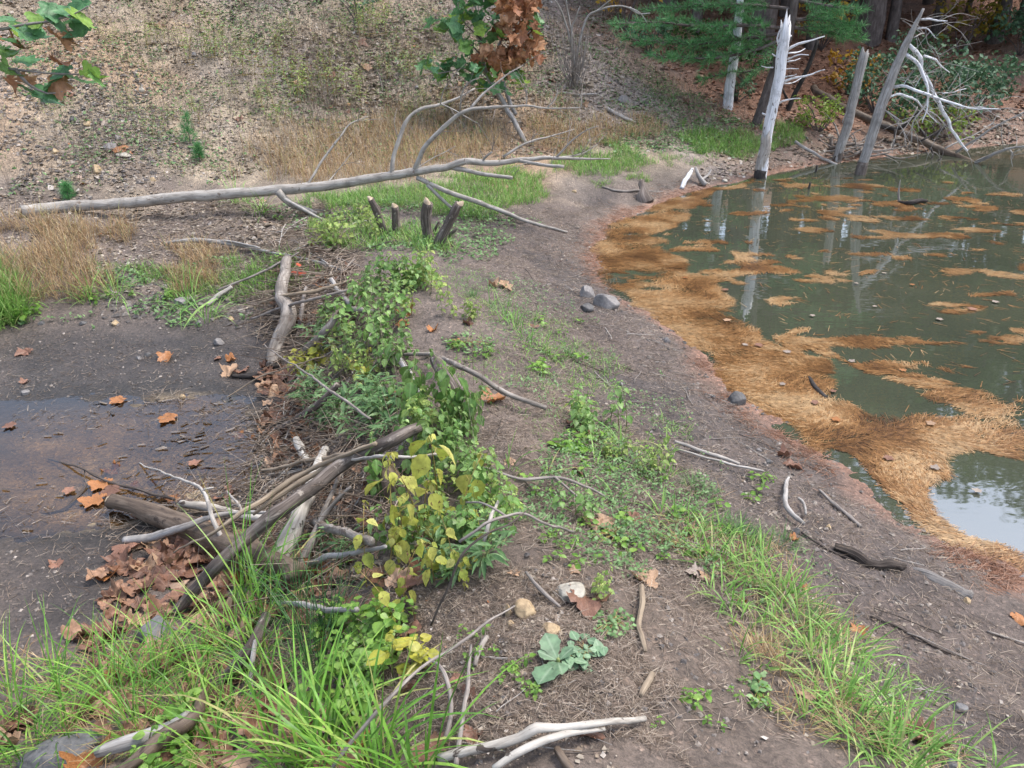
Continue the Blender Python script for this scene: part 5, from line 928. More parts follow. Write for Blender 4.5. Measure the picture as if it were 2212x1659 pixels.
# ------------------------------------------------------------------ leafy plants on the dam
OV = ovate(6, .34, .10, .22); OVT = ovate(8, .36, .10, .25, teeth=.07); LAN = ovate(5, .12, .05, .25); RND = ovate(5, .42, .05, .10)
def plant_proto(name, cat, h, leaf, tmpl, nodes, mat, smat, nst, seed, el=(-.35, .25), lean=.25, cluster=1, spread=.05, top=1.0):
    """upright stems with pairs of leaves; an Empty with stem and foliage"""
    global rng
    old = rng; rng = np.random.default_rng(seed); th = thing(name, '', cat); st, P0, A0, S0 = [], [], [], []
    for k in range(nst):
        a = rng.random() * 6.28; b = np.array([math.sin(a), math.cos(a), 0]) * spread * math.sqrt(rng.random()) * 2.4; st.append(tube([(0, 0, -.015), b * .5 + [0, 0, -.012], b + [0, 0, -.01]], [.004, .003], 4, .04)); hk = h * (.7 + .45 * rng.random()); la = rng.random() * 6.28; ln_ = lean * (.4 + rng.random()); hd = np.array([math.sin(la), math.cos(la), 0])
        pts = [b + [0, 0, -.02], b + hd * ln_ * hk * .2 + [0, 0, hk * .4], b + hd * ln_ * hk * .55 + [0, 0, hk * .75], b + hd * ln_ * hk + [0, 0, hk * .97]]; st.append(tube(pts, [.0032, .0012], 5, .05, .02, .003)); sp_ = smoothpath(np.array(pts), .02); a0 = rng.random() * 6.28
        for j in range(nodes):
            f = .22 + .78 * (j + .6) / nodes; q = sp_[min(len(sp_) - 1, int(f * len(sp_)))]; sz = leaf * (.5 + .8 * rng.random()) * (.55 + .75 * math.sin(math.pi * min(1, f * .95 + .05) ** 1.3)) * (.8 + .4 * rng.random())
            for c_ in range(2 * cluster): P0.append(q + rng.normal(0, .003, 3)); A0.append(a0 + j * 1.571 + c_ * 3.1416 / cluster + rng.normal(0, .35)); S0.append(sz * (1 if c_ < 2 else .7))
        for c_ in range(3): P0.append(sp_[-1]); A0.append(rng.random() * 6.28); S0.append(leaf * .4 * top)
    P0, A0, S0 = np.array(P0), np.array(A0), np.array(S0); pet = np.stack([np.sin(A0), np.cos(A0), np.full(len(A0), .35)], 1) * (S0 * .28)[:, None]
    st.append({'V': np.stack([P0 - .0007, P0 + .0007, P0 + pet + .0007, P0 + pet - .0007], 1).reshape(-1, 3), 'F': np.arange(len(P0) * 4).reshape(-1, 4), 'rnd': .5})
    obj('stem', st, M[smat], th); obj('foliage', strew(tmpl[0], tmpl[1], P0 + pet, A0, rng.normal(el[0], el[1], len(P0)), rng.normal(0, .35, len(P0)), S0, None, tmpl[2]), M[mat], th); rng = old; return th
KIND = {}
for s_ in range(4):
    KIND.setdefault('g', []).append(plant_proto('nettle_plant', 'nettle', .34, .055, OVT, 6, 'nettle', 'stem_green', 3, 100 + s_, cluster=1, spread=.05))
    KIND.setdefault('p', []).append(plant_proto('nettle_plant', 'nettle', .32, .055, OVT, 5, 'nettle_pale', 'stem_green', 3, 120 + s_, spread=.06))
    KIND.setdefault('y', []).append(plant_proto('nettle_plant', 'nettle', .38, .07, OVT, 5, 'nettle_yellow', 'stem_red', 2, 140 + s_, el=(-.85, .3), spread=.06, lean=.4))
    KIND.setdefault('h', []).append(plant_proto('nettle_plant', 'nettle', .42, .062, OVT, 7, 'nettle', 'stem_green', 3, 160 + s_, el=(-.9, .3), spread=.07, lean=.5))
    KIND.setdefault('w', []).append(plant_proto('narrow_leaved_herb', 'herb', .24, .085, LAN, 9, 'willowherb', 'stem_green', 3, 180 + s_, el=(.1, .35), spread=.06, lean=.5))
    KIND.setdefault('r', []).append(plant_proto('round_leaved_plant', 'herb', .17, .05, RND, 4, 'round_leaf', 'stem_green', 3, 200 + s_, el=(-.1, .3), spread=.05))
    KIND.setdefault('ry', []).append(plant_proto('round_leaved_plant', 'herb', .16, .055, RND, 3, 'round_yellow', 'stem_green', 2, 220 + s_, el=(-.1, .3), spread=.04))
    KIND.setdefault('s', []).append(plant_proto('seedling', 'seedling', .07, .035, OV, 3, 'round_leaf', 'stem_green', 2, 240 + s_, el=(.1, .3), spread=.03))
    KIND.setdefault('u', []).append(plant_proto('shrubby_weed', 'weed', .5, .05, LAN, 9, 'nettle_pale', 'stem_red', 5, 260 + s_, el=(.2, .3), spread=.14, lean=.35))
PD = {'g': ('green toothed nettle', 'nettles on the dam'), 'p': ('pale green nettle', 'nettles on the dam'), 'y': ('yellowing nettle', 'nettles on the dam'), 'h': ('tall drooping green nettle', 'nettles on the dam'), 'w': ('narrow leaved green herb', 'narrow leaved herbs on the dam'),
      'r': ('round leaved bright green herb', 'round leaved herbs'), 'ry': ('yellow round leaved herb', 'round leaved herbs'), 's': ('tiny green seedling', 'seedlings on the dam soil'), 'u': ('thin straggly weed', 'weeds on the hillside')}
PSC = {'g': .78, 'p': .74, 'y': .85, 'h': .8, 'w': .85, 'r': .8, 'ry': .8, 's': .5, 'u': .9}
def plants(kind, u, v, n, ru, rv, sc=1.0):
    for k in range(n):
        a = rng.random() * 6.283; r_ = math.sqrt(rng.random()) if n > 1 else 0; p = P(u + ru * r_ * math.cos(a), v + rv * r_ * math.sin(a), 0); pr = KIND[kind][int(rng.integers(4))]
        o = dup(pr, p, rng.random() * 6.28, sc * PSC.get(kind, .8) * (.7 + .5 * rng.random())); o['group'] = PD[kind][1]; later(o, PD[kind][0], p)
for a in [('p', 745, 520, 12, 75, 30, 1.0), ('p', 690, 520, 3, 25, 15, .9), ('p', 760, 480, 6, 60, 12, .8), ('p', 905, 600, 4, 40, 16, .8), ('g', 850, 660, 15, 90, 42, 1.0), ('p', 890, 645, 8, 80, 34, .95), ('g', 770, 740, 10, 80, 40, .95), ('p', 760, 740, 5, 80, 40, .9), ('w', 730, 760, 6, 70, 40, .8), ('g', 730, 690, 5, 50, 30, .8), ('y', 655, 810, 4, 28, 14, .62), ('ry', 680, 800, 4, 40, 14, 1.1),
          ('p', 770, 815, 7, 45, 22, .85), ('y', 770, 830, 2, 20, 10, .7), ('p', 1005, 700, 5, 35, 20, .75), ('g', 850, 790, 5, 50, 24, .8), ('h', 955, 920, 5, 60, 40, .95), ('p', 960, 940, 3, 50, 40, .9), ('h', 1000, 960, 3, 50, 40, .85), ('g', 960, 990, 6, 60, 30, .85), ('w', 760, 925, 10, 90, 40, .9), ('w', 680, 850, 5, 50, 20, .8), ('w', 840, 890, 5, 50, 20, .8),
          ('g', 990, 1090, 9, 70, 60, .8), ('p', 1000, 1080, 5, 70, 60, .75), ('g', 1010, 1180, 6, 80, 40, .65), ('w', 1010, 1170, 4, 80, 50, .6), ('g', 900, 1180, 4, 70, 50, .8), ('p', 940, 1150, 3, 60, 50, .75), ('p', 1090, 1110, 4, 50, 40, .6), ('y', 912, 1160, 3, 16, 30, 1.2), ('y', 840, 1240, 1, 30, 20, .72), ('y', 990, 1265, 1, 20, 10, .6), ('y', 850, 1330, 1, 20, 14, .8), ('y', 960, 1235, 2, 40, 14, .7), ('w', 960, 1245, 4, 60, 24, .55), ('w', 720, 1190, 3, 80, 20, .6),
          ('g', 1240, 925, 4, 45, 26, .75), ('p', 1265, 905, 2, 20, 10, .75), ('g', 1335, 930, 1, 1, 1, .9), ('p', 1400, 1025, 2, 18, 10, .7), ('g', 1250, 1125, 2, 30, 10, .55), ('p', 1300, 1000, 3, 60, 30, .5), ('p', 1290, 1290, 2, 16, 12, .6), ('h', 835, 1075, 2, 20, 10, .8), ('g', 1050, 870, 1, 1, 1, .5), ('g', 715, 545, 1, 1, 1, .7),
          ('r', 800, 1420, 14, 70, 60, .85), ('r', 760, 1520, 8, 60, 50, .8), ('ry', 905, 1430, 3, 36, 24, .9), ('r', 850, 1360, 5, 40, 20, .8), ('r', 400, 1610, 2, 12, 10, 1.1), ('r', 370, 1668, 3, 40, 10, .9), ('r', 720, 1360, 4, 50, 20, .7), ('r', 620, 590, 6, 40, 24, .8), ('r', 590, 620, 4, 30, 14, .8), ('r', 270, 640, 6, 120, 20, .6), ('r', 680, 470, 6, 120, 24, .6), ('r', 40, 680, 5, 60, 10, .8),
          ('s', 1230, 965, 5, 40, 14, 1.3), ('s', 1160, 800, 4, 20, 12, 1.5), ('s', 1120, 1080, 6, 60, 40, 1.3), ('s', 1330, 1000, 16, 130, 70, 1.2), ('s', 1250, 1180, 10, 90, 50, 1.0), ('s', 1120, 1480, 5, 60, 50, .9), ('s', 1450, 1150, 12, 140, 80, 1.1), ('s', 1480, 1560, 5, 60, 60, .9), ('s', 1640, 1500, 5, 60, 60, .9), ('s', 1640, 1060, 5, 60, 40, 1.2), ('s', 1200, 740, 8, 90, 50, 1.3), ('s', 1000, 1400, 4, 60, 40, .9), ('s', 1000, 770, 8, 80, 24, 1.3),
          ('u', 540, 110, 10, 160, 60, 1.0), ('u', 720, 190, 8, 120, 60, 1.1), ('u', 660, 210, 4, 40, 30, 1.3), ('u', 330, 80, 6, 160, 40, .9), ('u', 850, 90, 7, 100, 50, 1.1), ('u', 260, 260, 4, 160, 40, .7), ('u', 500, 250, 5, 160, 40, .7), ('u', 940, 250, 4, 60, 40, .9), ('u', 880, 170, 4, 60, 30, 1.0)]: plants(*a)
for l in KIND.values():
    for o in l: drop(o)
# dock rosette, silverweed-like leaves, grey-green mat of ground cover
b0 = P(1205, 1440, 0); th = thing('dock_plant', 'blue green dock rosette with wide toothed leaves lying on the bare soil', 'plant', b0); s_ = pxm(b0); DK = ovate(9, .34, .06, .15, pk=1.55, teeth=.09); zz = b0 + [0, 0, .02]
tg = [(1155,1490), (1160,1415), (1172,1385), (1210,1425), (1215,1470), (1240,1415), (1185,1440)]; g_ = []
for k, (u, v) in enumerate(tg):
    e = P(u, v, .015); d = e - zz; ln_ = np.linalg.norm(d) * (1.2 if k < 4 else 1.1) + .02; g_.append(strew(DK[0], DK[1], np.array([zz]), np.array([math.atan2(d[0], d[1])]), np.array([.28 + .1 * (k % 3)]), np.array([.2 * (k % 3 - 1)]), np.array([ln_ * .66]), None, DK[2]))
obj('leaves', g_, M['dock'], th, b0); obj('crown', tube([zz - [0, 0, .03], zz, zz + [0, 0, .012]], [.008, .006, .004], 6, .02), M['stem_green'], th, b0)
def matplant(label, u, v, ru, rv, n, leaf, mat, cat='plant', name='creeping_plant', z=.03):
    b = P(u, v, 0); a = rng.random(n) * 6.283; r_ = np.sqrt(rng.random(n)); pts = np.array([P(u + ru * r_[i] * math.cos(a[i]), v + rv * r_[i] * math.sin(a[i]), z * rng.random()) for i in range(n)]); th = thing(name, label, cat, b)
    obj('leaves', strew(RND[0], RND[1], pts, rng.random(n) * 6.28, rng.normal(.1, .3, n), rng.normal(0, .3, n), leaf * (.6 + .7 * rng.random(n)), None, RND[2]), M[mat], th, b)
    obj('runners', [tube([b, (b + q) / 2 + [0, 0, .008], q - [0, 0, .004]], [.0012, .0008], 4, .03) for q in pts[::max(1, n // 24)]], M['stem_red'], th, b)
matplant('low blue green plant with many small scalloped leaves right of the dock rosette', 1262, 1408, 46, 34, 60, .032, 'dock'); matplant('mat of tiny grey green leaves below the pale flat stone', 1325, 1345, 45, 32, 150, .013, 'clover'); matplant('patch of tiny green leaves on the crest in front of the seedlings', 1330, 1155, 60, 26, 160, .016, 'clover')
matplant('patch of tiny leaves on the crest above the nettles', 1010, 740, 60, 22, 120, .024, 'clover'); matplant('rosette of pale green leaves on the crest by the orange leaf', 1235, 965, 30, 12, 24, .06, 'round_leaf'); matplant('green creeping weed by the left mud bank', 600, 600, 60, 26, 90, .05, 'round_leaf'); matplant('red creeper leaves on the bent grey log', 642, 585, 16, 10, 16, .05, 'red_leaf', z=.2); matplant('trailing grey green weed on the soil at the right', 1640, 1490, 20, 44, 40, .022, 'clover')

# ------------------------------------------------------------------ grass
def tuft(name, desc, cat, u, v, n, L, wd, mat, spread=.04, lean=.45, droop=1.2, group='grass clumps', azc=None):
    spread = spread if n > 18 else spread * .4
    p = P(u, v, 0); a = rng.random(n) * 6.283; r_ = spread * np.sqrt(rng.random(n)); x, y = p[0] + r_ * np.sin(a), p[1] + r_ * np.cos(a); base = np.stack([x, y, H(x, y) - .01], 1); az = a + rng.normal(0, .6, n) if azc is None else rng.normal(azc, 1.0, n); base[0, :2] = p[:2]
    o = obj(name, blades(base, az, L * (.3 + .95 * rng.random(n)), np.abs(rng.normal(lean, .33, n)), np.abs(rng.normal(droop, .7, n)), wd * (.7 + .5 * rng.random(n)), 7), M[mat], None, p); tag(o, None, cat, group); later(o, desc, p); return o
for u, v, n, L in [(120,1500,46,.34),(235,1520,60,.36),(330,1480,70,.36),(440,1440,60,.36),(500,1400,46,.34),(420,1540,50,.34),(300,1580,50,.32),(140,1590,40,.34),(30,1570,36,.36),(60,1640,40,.36),(510,1540,40,.34),(600,1500,34,.32),(470,1620,44,.36),(230,1440,36,.3),(20,1500,24,.3),(560,1440,40,.36),(330,1400,26,.26)]:
    tuft('sedge_clump', 'arching green sedge clump', 'sedge', u, v, n, L * 1.08, .0056, 'sedge', .055, .5, 1.25, 'sedge clumps in the left foreground')
for u, v, n, L in [(610,1640,40,.44),(700,1640,46,.46),(760,1665,36,.44),(820,1680,40,.42),(900,1690,26,.40),(650,1700,36,.46)]: tuft('sedge_clump', 'tall bright sedge clump', 'sedge', u, v, n, L, .0085, 'sedge', .05, .35, 1.1, 'sedge clumps in the left foreground')
for u, v in [(520,1330),(545,1300),(575,1345)]: tuft('sedge_clump', 'long bladed sedge', 'sedge', u, v, 22, .62, .0075, 'sedge', .04, .28, 1.1, 'sedge clumps in the left foreground', azc=.9)
for u, v in [(660,1400),(690,1460),(640,1330),(715,1390)]: tuft('rush_clump', 'thin dark green rush clump', 'rush', u, v, 60, .40, .0028, 'rush', .05, .15, .4, 'rush clumps')
for u, v, n, L in [(1430,1115,40,.15),(1480,1130,50,.17),(1545,1160,50,.15),(1600,1180,40,.15),(1545,1220,50,.18),(1610,1240,50,.18),(1650,1265,50,.19),(1700,1300,56,.2),(1560,1290,50,.17),(1600,1340,46,.16),(1730,1350,56,.2),(1760,1420,60,.22),(1790,1490,60,.22),(1830,1410,50,.19),(1830,1540,50,.2),(1890,1510,50,.19),(1865,1590,60,.2),(1955,1600,50,.18),(1930,1660,60,.2),(2030,1660,36,.16),(1745,1560,14,.17),(1680,1290,40,.18),(1110,705,40,.2),(1085,690,34,.2),(1135,735,44,.2),(1165,760,40,.2),(1070,665,30,.18),(1190,770,20,.15),(1445,975,18,.2),(1425,1030,30,.16),(1340,960,20,.16),(1500,1180,36,.16),(1640,1200,30,.14),(1590,1420,16,.14),(1640,1440,14,.2),(1660,1360,30,.16),(1290,1010,14,.2),(1100,1010,14,.16),(2070,1630,20,.16),(2150,1660,16,.14),(1330,1080,16,.14),(1180,1020,12,.14)]:
    tuft('grass_clump', 'green grass clump', 'grass', u, v, int(n * .8), L * (.8 + .5 * rng.random()), .006, 'grass', .065, .6, 1.0, 'grass clumps on the pond side of the dam')
for u, v in [(1600,1155),(1580,1140),(1780,1345),(1770,1365),(1232,768),(1500,1060),(1020,640),(1690,1180),(1620,1170)]: tuft('grass_clump', 'fine soft grass tuft', 'grass', u, v, 150, .10, .0016, 'grass_fine', .05, .55, .6, 'grass clumps on the pond side of the dam')
for u, v in [(1660,1420),(1700,1460),(1640,1400),(1830,1600)]: tuft('dry_grass_tuft', 'dry straw coloured grass tuft', 'grass', u, v, 70, .13, .0018, 'dry_grass', .035, .5, .5, 'dry grass tufts')
for u, v in [(400,660),(445,690),(30,670),(60,650),(250,640),(0,620),(200,650),(520,440),(560,460)]: tuft('grass_clump', 'rank green grass clump', 'grass', u, v, 40, .36, .008, 'grass', .09, .6, 1.0, 'grass clumps round the left mud')
p = P(405, 700, .06); o = obj('reed_blade', blades(np.array([P(470, 645, .35), P(455, 640, .3)]), np.array([3.6, 3.9]), np.array([.42, .36]), np.array([1.5, 1.6]), np.array([.9, .7]), np.array([.03, .022]), 7), M['grass'], None, P(440, 655, .1)); tag(o, 'two broad green reed blades drooping over the left mud', 'reed')

def stuff(name, geos, mat): o = obj(name, geos, M[mat]); return tag(o, kind='stuff')
def field(px_poly, n, edge=.2): q = sample(wpoly(px_poly), n, edge, int(rng.integers(99))); return q
def gz3(q, dz=0.0): return np.stack([q[:, 0], q[:, 1], H(q[:, 0], q[:, 1]) + dz], 1)
def keep(q, sc, thr, s): f = fbm(q[:, 0] * sc, q[:, 1] * sc, s, 3); return q[f > thr]
def bl(q, L, wd, lean=.5, droop=.8, ns=4):
    n = len(q); return blades(gz3(q, -.01), rng.random(n) * 6.283, L * (.4 + .8 * rng.random(n)), np.abs(rng.normal(lean, .25, n)), np.abs(rng.normal(droop, .4, n)), wd * (.7 + .6 * rng.random(n)), ns)
# dry orange grass at the foot of the hill and along the left bank
dg = [bl(field([(520,340),(600,300),(760,270),(860,240),(980,240),(1120,280),(1130,330),(1000,350),(860,395),(700,405),(540,400)], 4300), .30, .0045, .4, .7), bl(field([(1120,270),(1300,270),(1440,270),(1430,310),(1200,335)], 2200), .25, .0045, .4, .7), bl(keep(field([(-40,470),(120,470),(300,490),(330,560),(260,640),(120,660),(-40,640)], 5200), 1.2, -.12, 5), .3, .004, .45, .8),
      bl(field([(370,520),(480,560),(500,630),(420,640),(370,580)], 1500), .2, .0035, .5, .8), bl(keep(field(hill_poly, 9000), 1.1, .05, 15), .14, .004, .55, .7), bl(keep(field([(600,260),(1000,190),(1300,240),(1200,300),(700,330)], 3000), 1.0, -.05, 25), .24, .0045, .45, .7), bl(field([(560,350),(1080,280),(1090,330),(900,380),(600,400)], 1300), .36, .004, .35, .8)]
dg += [bl(field([(1400,1090),(1480,1080),(1760,1280),(2000,1580),(2100,1659),(1850,1659),(1620,1330),(1440,1160)], 2600), .09, .0026, 1.0, .5), bl(field([(0,1420),(240,1400),(560,1280),(640,1400),(760,1659),(0,1659)], 1500), .16, .003, 1.1, .4)]
stuff('dry_grass', dg, 'dry_grass')
gg = [bl(field([(900,400),(1000,385),(1130,370),(1200,385),(1150,430),(1050,460),(900,470),(700,450),(640,420)], 8500), .15, .005), bl(field([(1250,340),(1330,310),(1400,335),(1400,365),(1300,375),(1200,380)], 3000), .14, .005), bl(field([(1430,290),(1560,275),(1640,285),(1720,270),(1740,300),(1640,325),(1530,340),(1480,325)], 4500), .16, .006), bl(keep(field([(1130,400),(1400,330),(1560,330),(1400,380),(1200,420)], 3500), 1.6, 0, 6), .10, .005),
      bl(field([(690,480),(900,490),(1000,530),(930,560),(760,540)], 1800), .16, .006), bl(field([(-40,590),(60,640),(70,700),(-60,710)], 1500), .3, .006), bl(keep(field([(950,560),(1150,620),(1240,740),(1350,900),(1480,1080),(1700,1300),(1880,1560),(1700,1560),(1500,1260),(1250,1050),(1080,960),(1040,780)], 6500), 2.6, .03, 8), .05, .0032, .7, .8),
      bl(keep(field([(1080,620),(1290,760),(1500,960),(1700,1180),(2000,1500),(1850,1500),(1500,1100),(1250,850)], 3000), 2.0, .1, 9), .07, .0035, .6, .8), bl(keep(field([(230,560),(560,560),(600,640),(300,660)], 2500), 1.5, .02, 10), .12, .0045), bl(field([(560,560),(660,580),(640,650),(540,640)], 900), .14, .006), bl(keep(field(hill_poly, 5000), 1.4, .12, 19), .10, .005)]
stuff('green_grass', gg, 'grass')
# small herbs growing on the hillside and banks
def herbs(q, s): n = len(q); p = gz3(q, .0); p[:, 2] += .05 * rng.random(n); return strew(LEAF4[0], LEAF4[1], p, rng.random(n) * 6.28, rng.normal(.1, .4, n), rng.normal(0, .4, n), s * (.5 + .9 * rng.random(n)))
stuff('ground_cover', [herbs(keep(field(hill_poly, 22000), 1.3, -.02, 31), .045), herbs(keep(field(hill_poly, 6000), 3, .12, 35), .05), herbs(keep(field([(600,440),(1000,440),(1150,480),(1000,600),(700,560)], 5000), 2, -.05, 32), .035), herbs(keep(field([(1050,480),(1300,700),(1500,900),(1750,1200),(2100,1659),(1750,1659),(1300,1000),(1000,700)], 8000), 2.2, .08, 33), .016),
                       herbs(keep(field([(1000,1000),(1250,850),(1500,1080),(1650,1300),(1450,1280),(1200,1200)], 7000), 3, .0, 34), .017), herbs(keep(field([(0,590),(560,570),(600,660),(300,690),(0,700)], 4500), 2, -.02, 36), .035), herbs(keep(field([(1400,150),(1560,230),(1650,290),(1500,340),(1300,330)], 2500), 1.5, -.05, 37), .05)], 'clover')
# leaf litter, dead stems, shale
def chips(q, s, dz=.004): n = len(q); p = gz3(q, dz); return strew(np.array([(-.4, 0, 0), (0, -.5, .08), (.42, .1, .02), (.05, .55, .12)]), [np.array([(0, 1, 2), (0, 2, 3)])], p, rng.random(n) * 6.28, rng.normal(0, .3, n), rng.normal(0, .3, n), s * (.35 + rng.random(n) ** 2 * 1.4))
stuff('leaf_litter', [chips(keep(field([(560,60),(1250,60),(1300,200),(1000,260),(640,260)], 7000), 1.3, -.05, 43), .075), chips(field([(1880,300),(2060,270),(2300,215),(2300,312),(2100,316),(1960,330)], 2600), .06), chips(field([(1560,280),(1900,300),(1960,330),(1640,378),(1480,400)], 1800), .05), chips(field([(560,900),(700,820),(860,980),(860,1240),(620,1280),(420,1260)], 900), .035), chips(field(hill_poly, 36000), .033), chips(keep(field(hill_poly, 9000), 1.0, .03, 41), .06), chips(field([(0,420),(560,420),(700,480),(640,600),(500,640),(200,640),(0,560)], 6000), .03), chips(field([(1000,480),(1290,420),(1500,370),(1640,390),(1300,560),(1200,700),(1500,960),(2212,1400),(2212,1659),(1700,1659),(1300,1000),(1050,650)], 3600), .013), chips(field([(560,460),(720,440),(760,560),(640,760),(600,780),(560,640)], 2500), .045), chips(keep(field([(850,1250),(1150,1250),(1400,1659),(850,1659)], 1100), 3, -.1, 42), .013)], 'litter')
def sycheap(q, sz, dz):
    gs = []; n = len(q); p = gz3(q, 0); p[:, 2] += dz * rng.random(n) + .006; ks = rng.integers(0, 6, n)
    for k in range(6):
        m_ = ks == k; c_ = int(m_.sum())
        if c_: gs.append(strew(SYC[k][0] - np.array([0, .4, 0]), SYC[k][1], p[m_], rng.random(c_) * 6.28, rng.normal(0, .22, c_), rng.normal(0, .25, c_), sz * (.6 + .6 * rng.random(c_)), None, SYC[k][2]))
    return gs
stuff('brown_leaf_litter', sycheap(field([(560,780),(660,770),(720,900),(700,1000),(600,1010),(580,900)], 90), .11, .03) + sycheap(field([(270,1190),(460,1170),(640,1200),(760,1260),(700,1400),(420,1420),(260,1340)], 150), .10, .03) + sycheap(field([(620,560),(720,520),(820,640),(760,760),(660,780)], 60), .11, .03) + sycheap(field([(100,1380),(760,1380),(900,1659),(60,1659)], 110), .095, .02) + sycheap(field([(620,1060),(840,1000),(900,1300),(700,1300)], 60), .10, .02), 'leaf_brown_mix')
fo_poly = [(1280,-20),(1270,60),(1400,130),(1530,220),(1640,285),(1760,275),(1830,310),(1900,280),(2300,240),(2300,-20)]
dq = field([(60,900),(300,870),(600,850),(640,1040),(420,1130),(120,1140)], 170); dq = np.concatenate([dq, field([(330,930),(620,860),(650,1040),(430,1140),(250,1120)], 300)]); dp = np.stack([dq[:, 0], dq[:, 1], np.full(len(dq), -.180)], 1); nd_ = len(dq)
stuff('floating_debris', [strew(np.array([(-.12, -.5, 0), (.14, -.4, .02), (.16, .5, .03), (-.1, .45, 0)]), [np.array([(0, 1, 2, 3)])], dp, rng.normal(1.2, .6, nd_), rng.normal(0, .05, nd_), rng.normal(0, .08, nd_), .042 * (.25 + rng.random(nd_) ** 2.5 * 1.5))], 'wet_debris')
stuff('pine_straw', [chips(field(fo_poly, 15000), .07)], 'straw_red')
def straws(q, L, r, dz=.006): n = len(q); return stems(gz3(q, dz), rng.random(n) * 6.28, L * (.3 + .9 * rng.random(n)), rng.normal(1.5, .13, n), r * (.5 + .8 * rng.random(n)), 2, .25)
stuff('dead_stems', [straws(field([(850,1230),(1050,1180),(1250,1250),(1400,1400),(1450,1659),(820,1659)], 9500), .045, .0011), straws(field([(1000,480),(1290,430),(1300,560),(1500,800),(2212,1300),(2212,1659),(1500,1659),(1300,1000),(1050,650)], 21000), .06, .0013), straws(field([(640,430),(760,480),(860,700),(900,950),(850,1200),(700,1150),(640,900),(700,760),(560,700),(560,560)], 5200), .15, .0022, .02), straws(field([(580,560),(700,520),(820,620),(760,760),(650,800),(600,760)], 700), .4, .0045, .06), straws(field([(600,880),(760,820),(880,960),(860,1240),(640,1280),(540,1120)], 1200), .3, .0035, .05), straws(field([(560,1250),(860,1180),(860,1659),(560,1659)], 1200), .12, .002, .02),
                     straws(field(hill_poly, 5200), .22, .0035, .03), straws(field([(0,700),(560,700),(640,850),(640,1050),(420,1220),(240,1330),(0,1400)], 2600), .06, .0016), straws(field([(330,860),(640,850),(650,1050),(460,1170),(250,1190),(180,1080)], 1700), .12, .0022, .012), straws(field([(0,880),(300,850),(600,840),(600,1100),(300,1150),(0,1150)], 900), .07, .002, .02), straws(field([(1000,900),(1250,850),(1600,1100),(1800,1400),(1500,1400),(1150,1200)], 6000), .07, .0014), straws(field([(250,430),(560,430),(700,560),(560,650),(300,600)], 1400), .2, .003, .02)], 'straw')
def upright(q, L, r): n = len(q); return stems(gz3(q, -.01), rng.random(n) * 6.28, L * (.4 + .8 * rng.random(n)), np.abs(rng.normal(.2, .2, n)), r * (.6 + .6 * rng.random(n)), 4, .3)
stuff('weed_stalks', [upright(keep(field(hill_poly, 4500), 1.0, -.02, 51), .42, .0028), upright(field([(560,60),(1000,60),(1000,240),(620,240)], 700), .5, .0028), upright(field([(640,120),(760,120),(760,280),(640,280)], 160), .6, .003), upright(field([(900,850),(1000,800),(1080,1000),(950,1080)], 50), .4, .0013), upright(field([(640,700),(850,700),(900,900),(700,900)], 90), .42, .0014), upright(field([(120,1250),(600,1250),(600,1600),(120,1600)], 26), .55, .0014)], 'straw')
def pebs(q, s): n = len(q); p = gz3(q, .0); t_ = np.array([(-.5,-.3,0),(.4,-.45,0),(.55,.25,0),(-.2,.5,0),(-.25,-.1,.3),(.3,0,.26),(.05,.25,.3)]); return strew(t_, [np.array([(0,1,5),(0,5,4),(1,2,5),(2,6,5),(2,3,6),(3,4,6),(3,0,4),(4,5,6)])], p, rng.random(n) * 6.28, rng.normal(0, .2, n), rng.normal(0, .2, n), s * (.3 + rng.random(n) ** 3 * 1.8))
stuff('shale_gravel', [pebs(field([(-60,690),(560,690),(620,800),(560,860),(-60,880)], 1100), .013), pebs(field([(-60,1200),(240,1200),(340,1330),(200,1420),(-60,1420)], 420), .013), pebs(field([(0,150),(300,150),(420,330),(300,410),(0,420)], 4200), .032), pebs(field(hill_poly, 4000), .028), pebs(field([(1200,500),(1300,480),(1560,410),(1640,385),(1330,500),(1300,600),(1520,780),(1750,960),(2212,1270),(2212,1659),(1900,1500),(1400,900)], 2600), .018), pebs(field([(1050,1250),(1500,1250),(1700,1659),(1100,1659)], 700), .012), pebs(field([(230,590),(520,590),(540,690),(200,690)], 800), .035)], 'gravel')
for o in bpy.data.objects:
    if o.name == 'shale_gravel':
        for pl in o.data.polygons: pl.use_smooth = False
# pine needles: a raft floating on the pond, and a washed-up line along the shore
raft = [(1640,384),(1560,404),(1480,422),(1400,452),(1330,482),(1292,520),(1288,560),(1310,612),(1370,655),(1420,692),(1480,728),(1530,780),(1575,835),(1620,872),(1690,908),(1720,957),(1830,1010),(1900,1072),(1960,1122),(2060,1178),(2212,1255),(2260,1230),(2180,1180),(2060,1120),(2010,1050),(2100,990),(2230,970),(2260,860),(2100,852),(1990,842),(1930,900),(1860,882),(1790,842),(1800,800),(1780,768),(1660,748),(1650,715),(1600,690),(1565,622),(1490,587),(1440,542),(1418,505),(1490,470),(1520,425),(1600,405)]
q = np.array([atZ(u, v, 0)[:2] for u, v in raft]); rq = sample(q, 88000, .10, 3); f_ = fbm(rq[:, 0] * 1.6, rq[:, 1] * 2.6, 61, 3) + .35 * fbm(rq[:, 0] * 7, rq[:, 1] * 11, 62, 2); rq = rq[(f_ > -.38) & (rng.random(len(rq)) < np.clip(.66 + f_ * 1.7, .08, 1))]
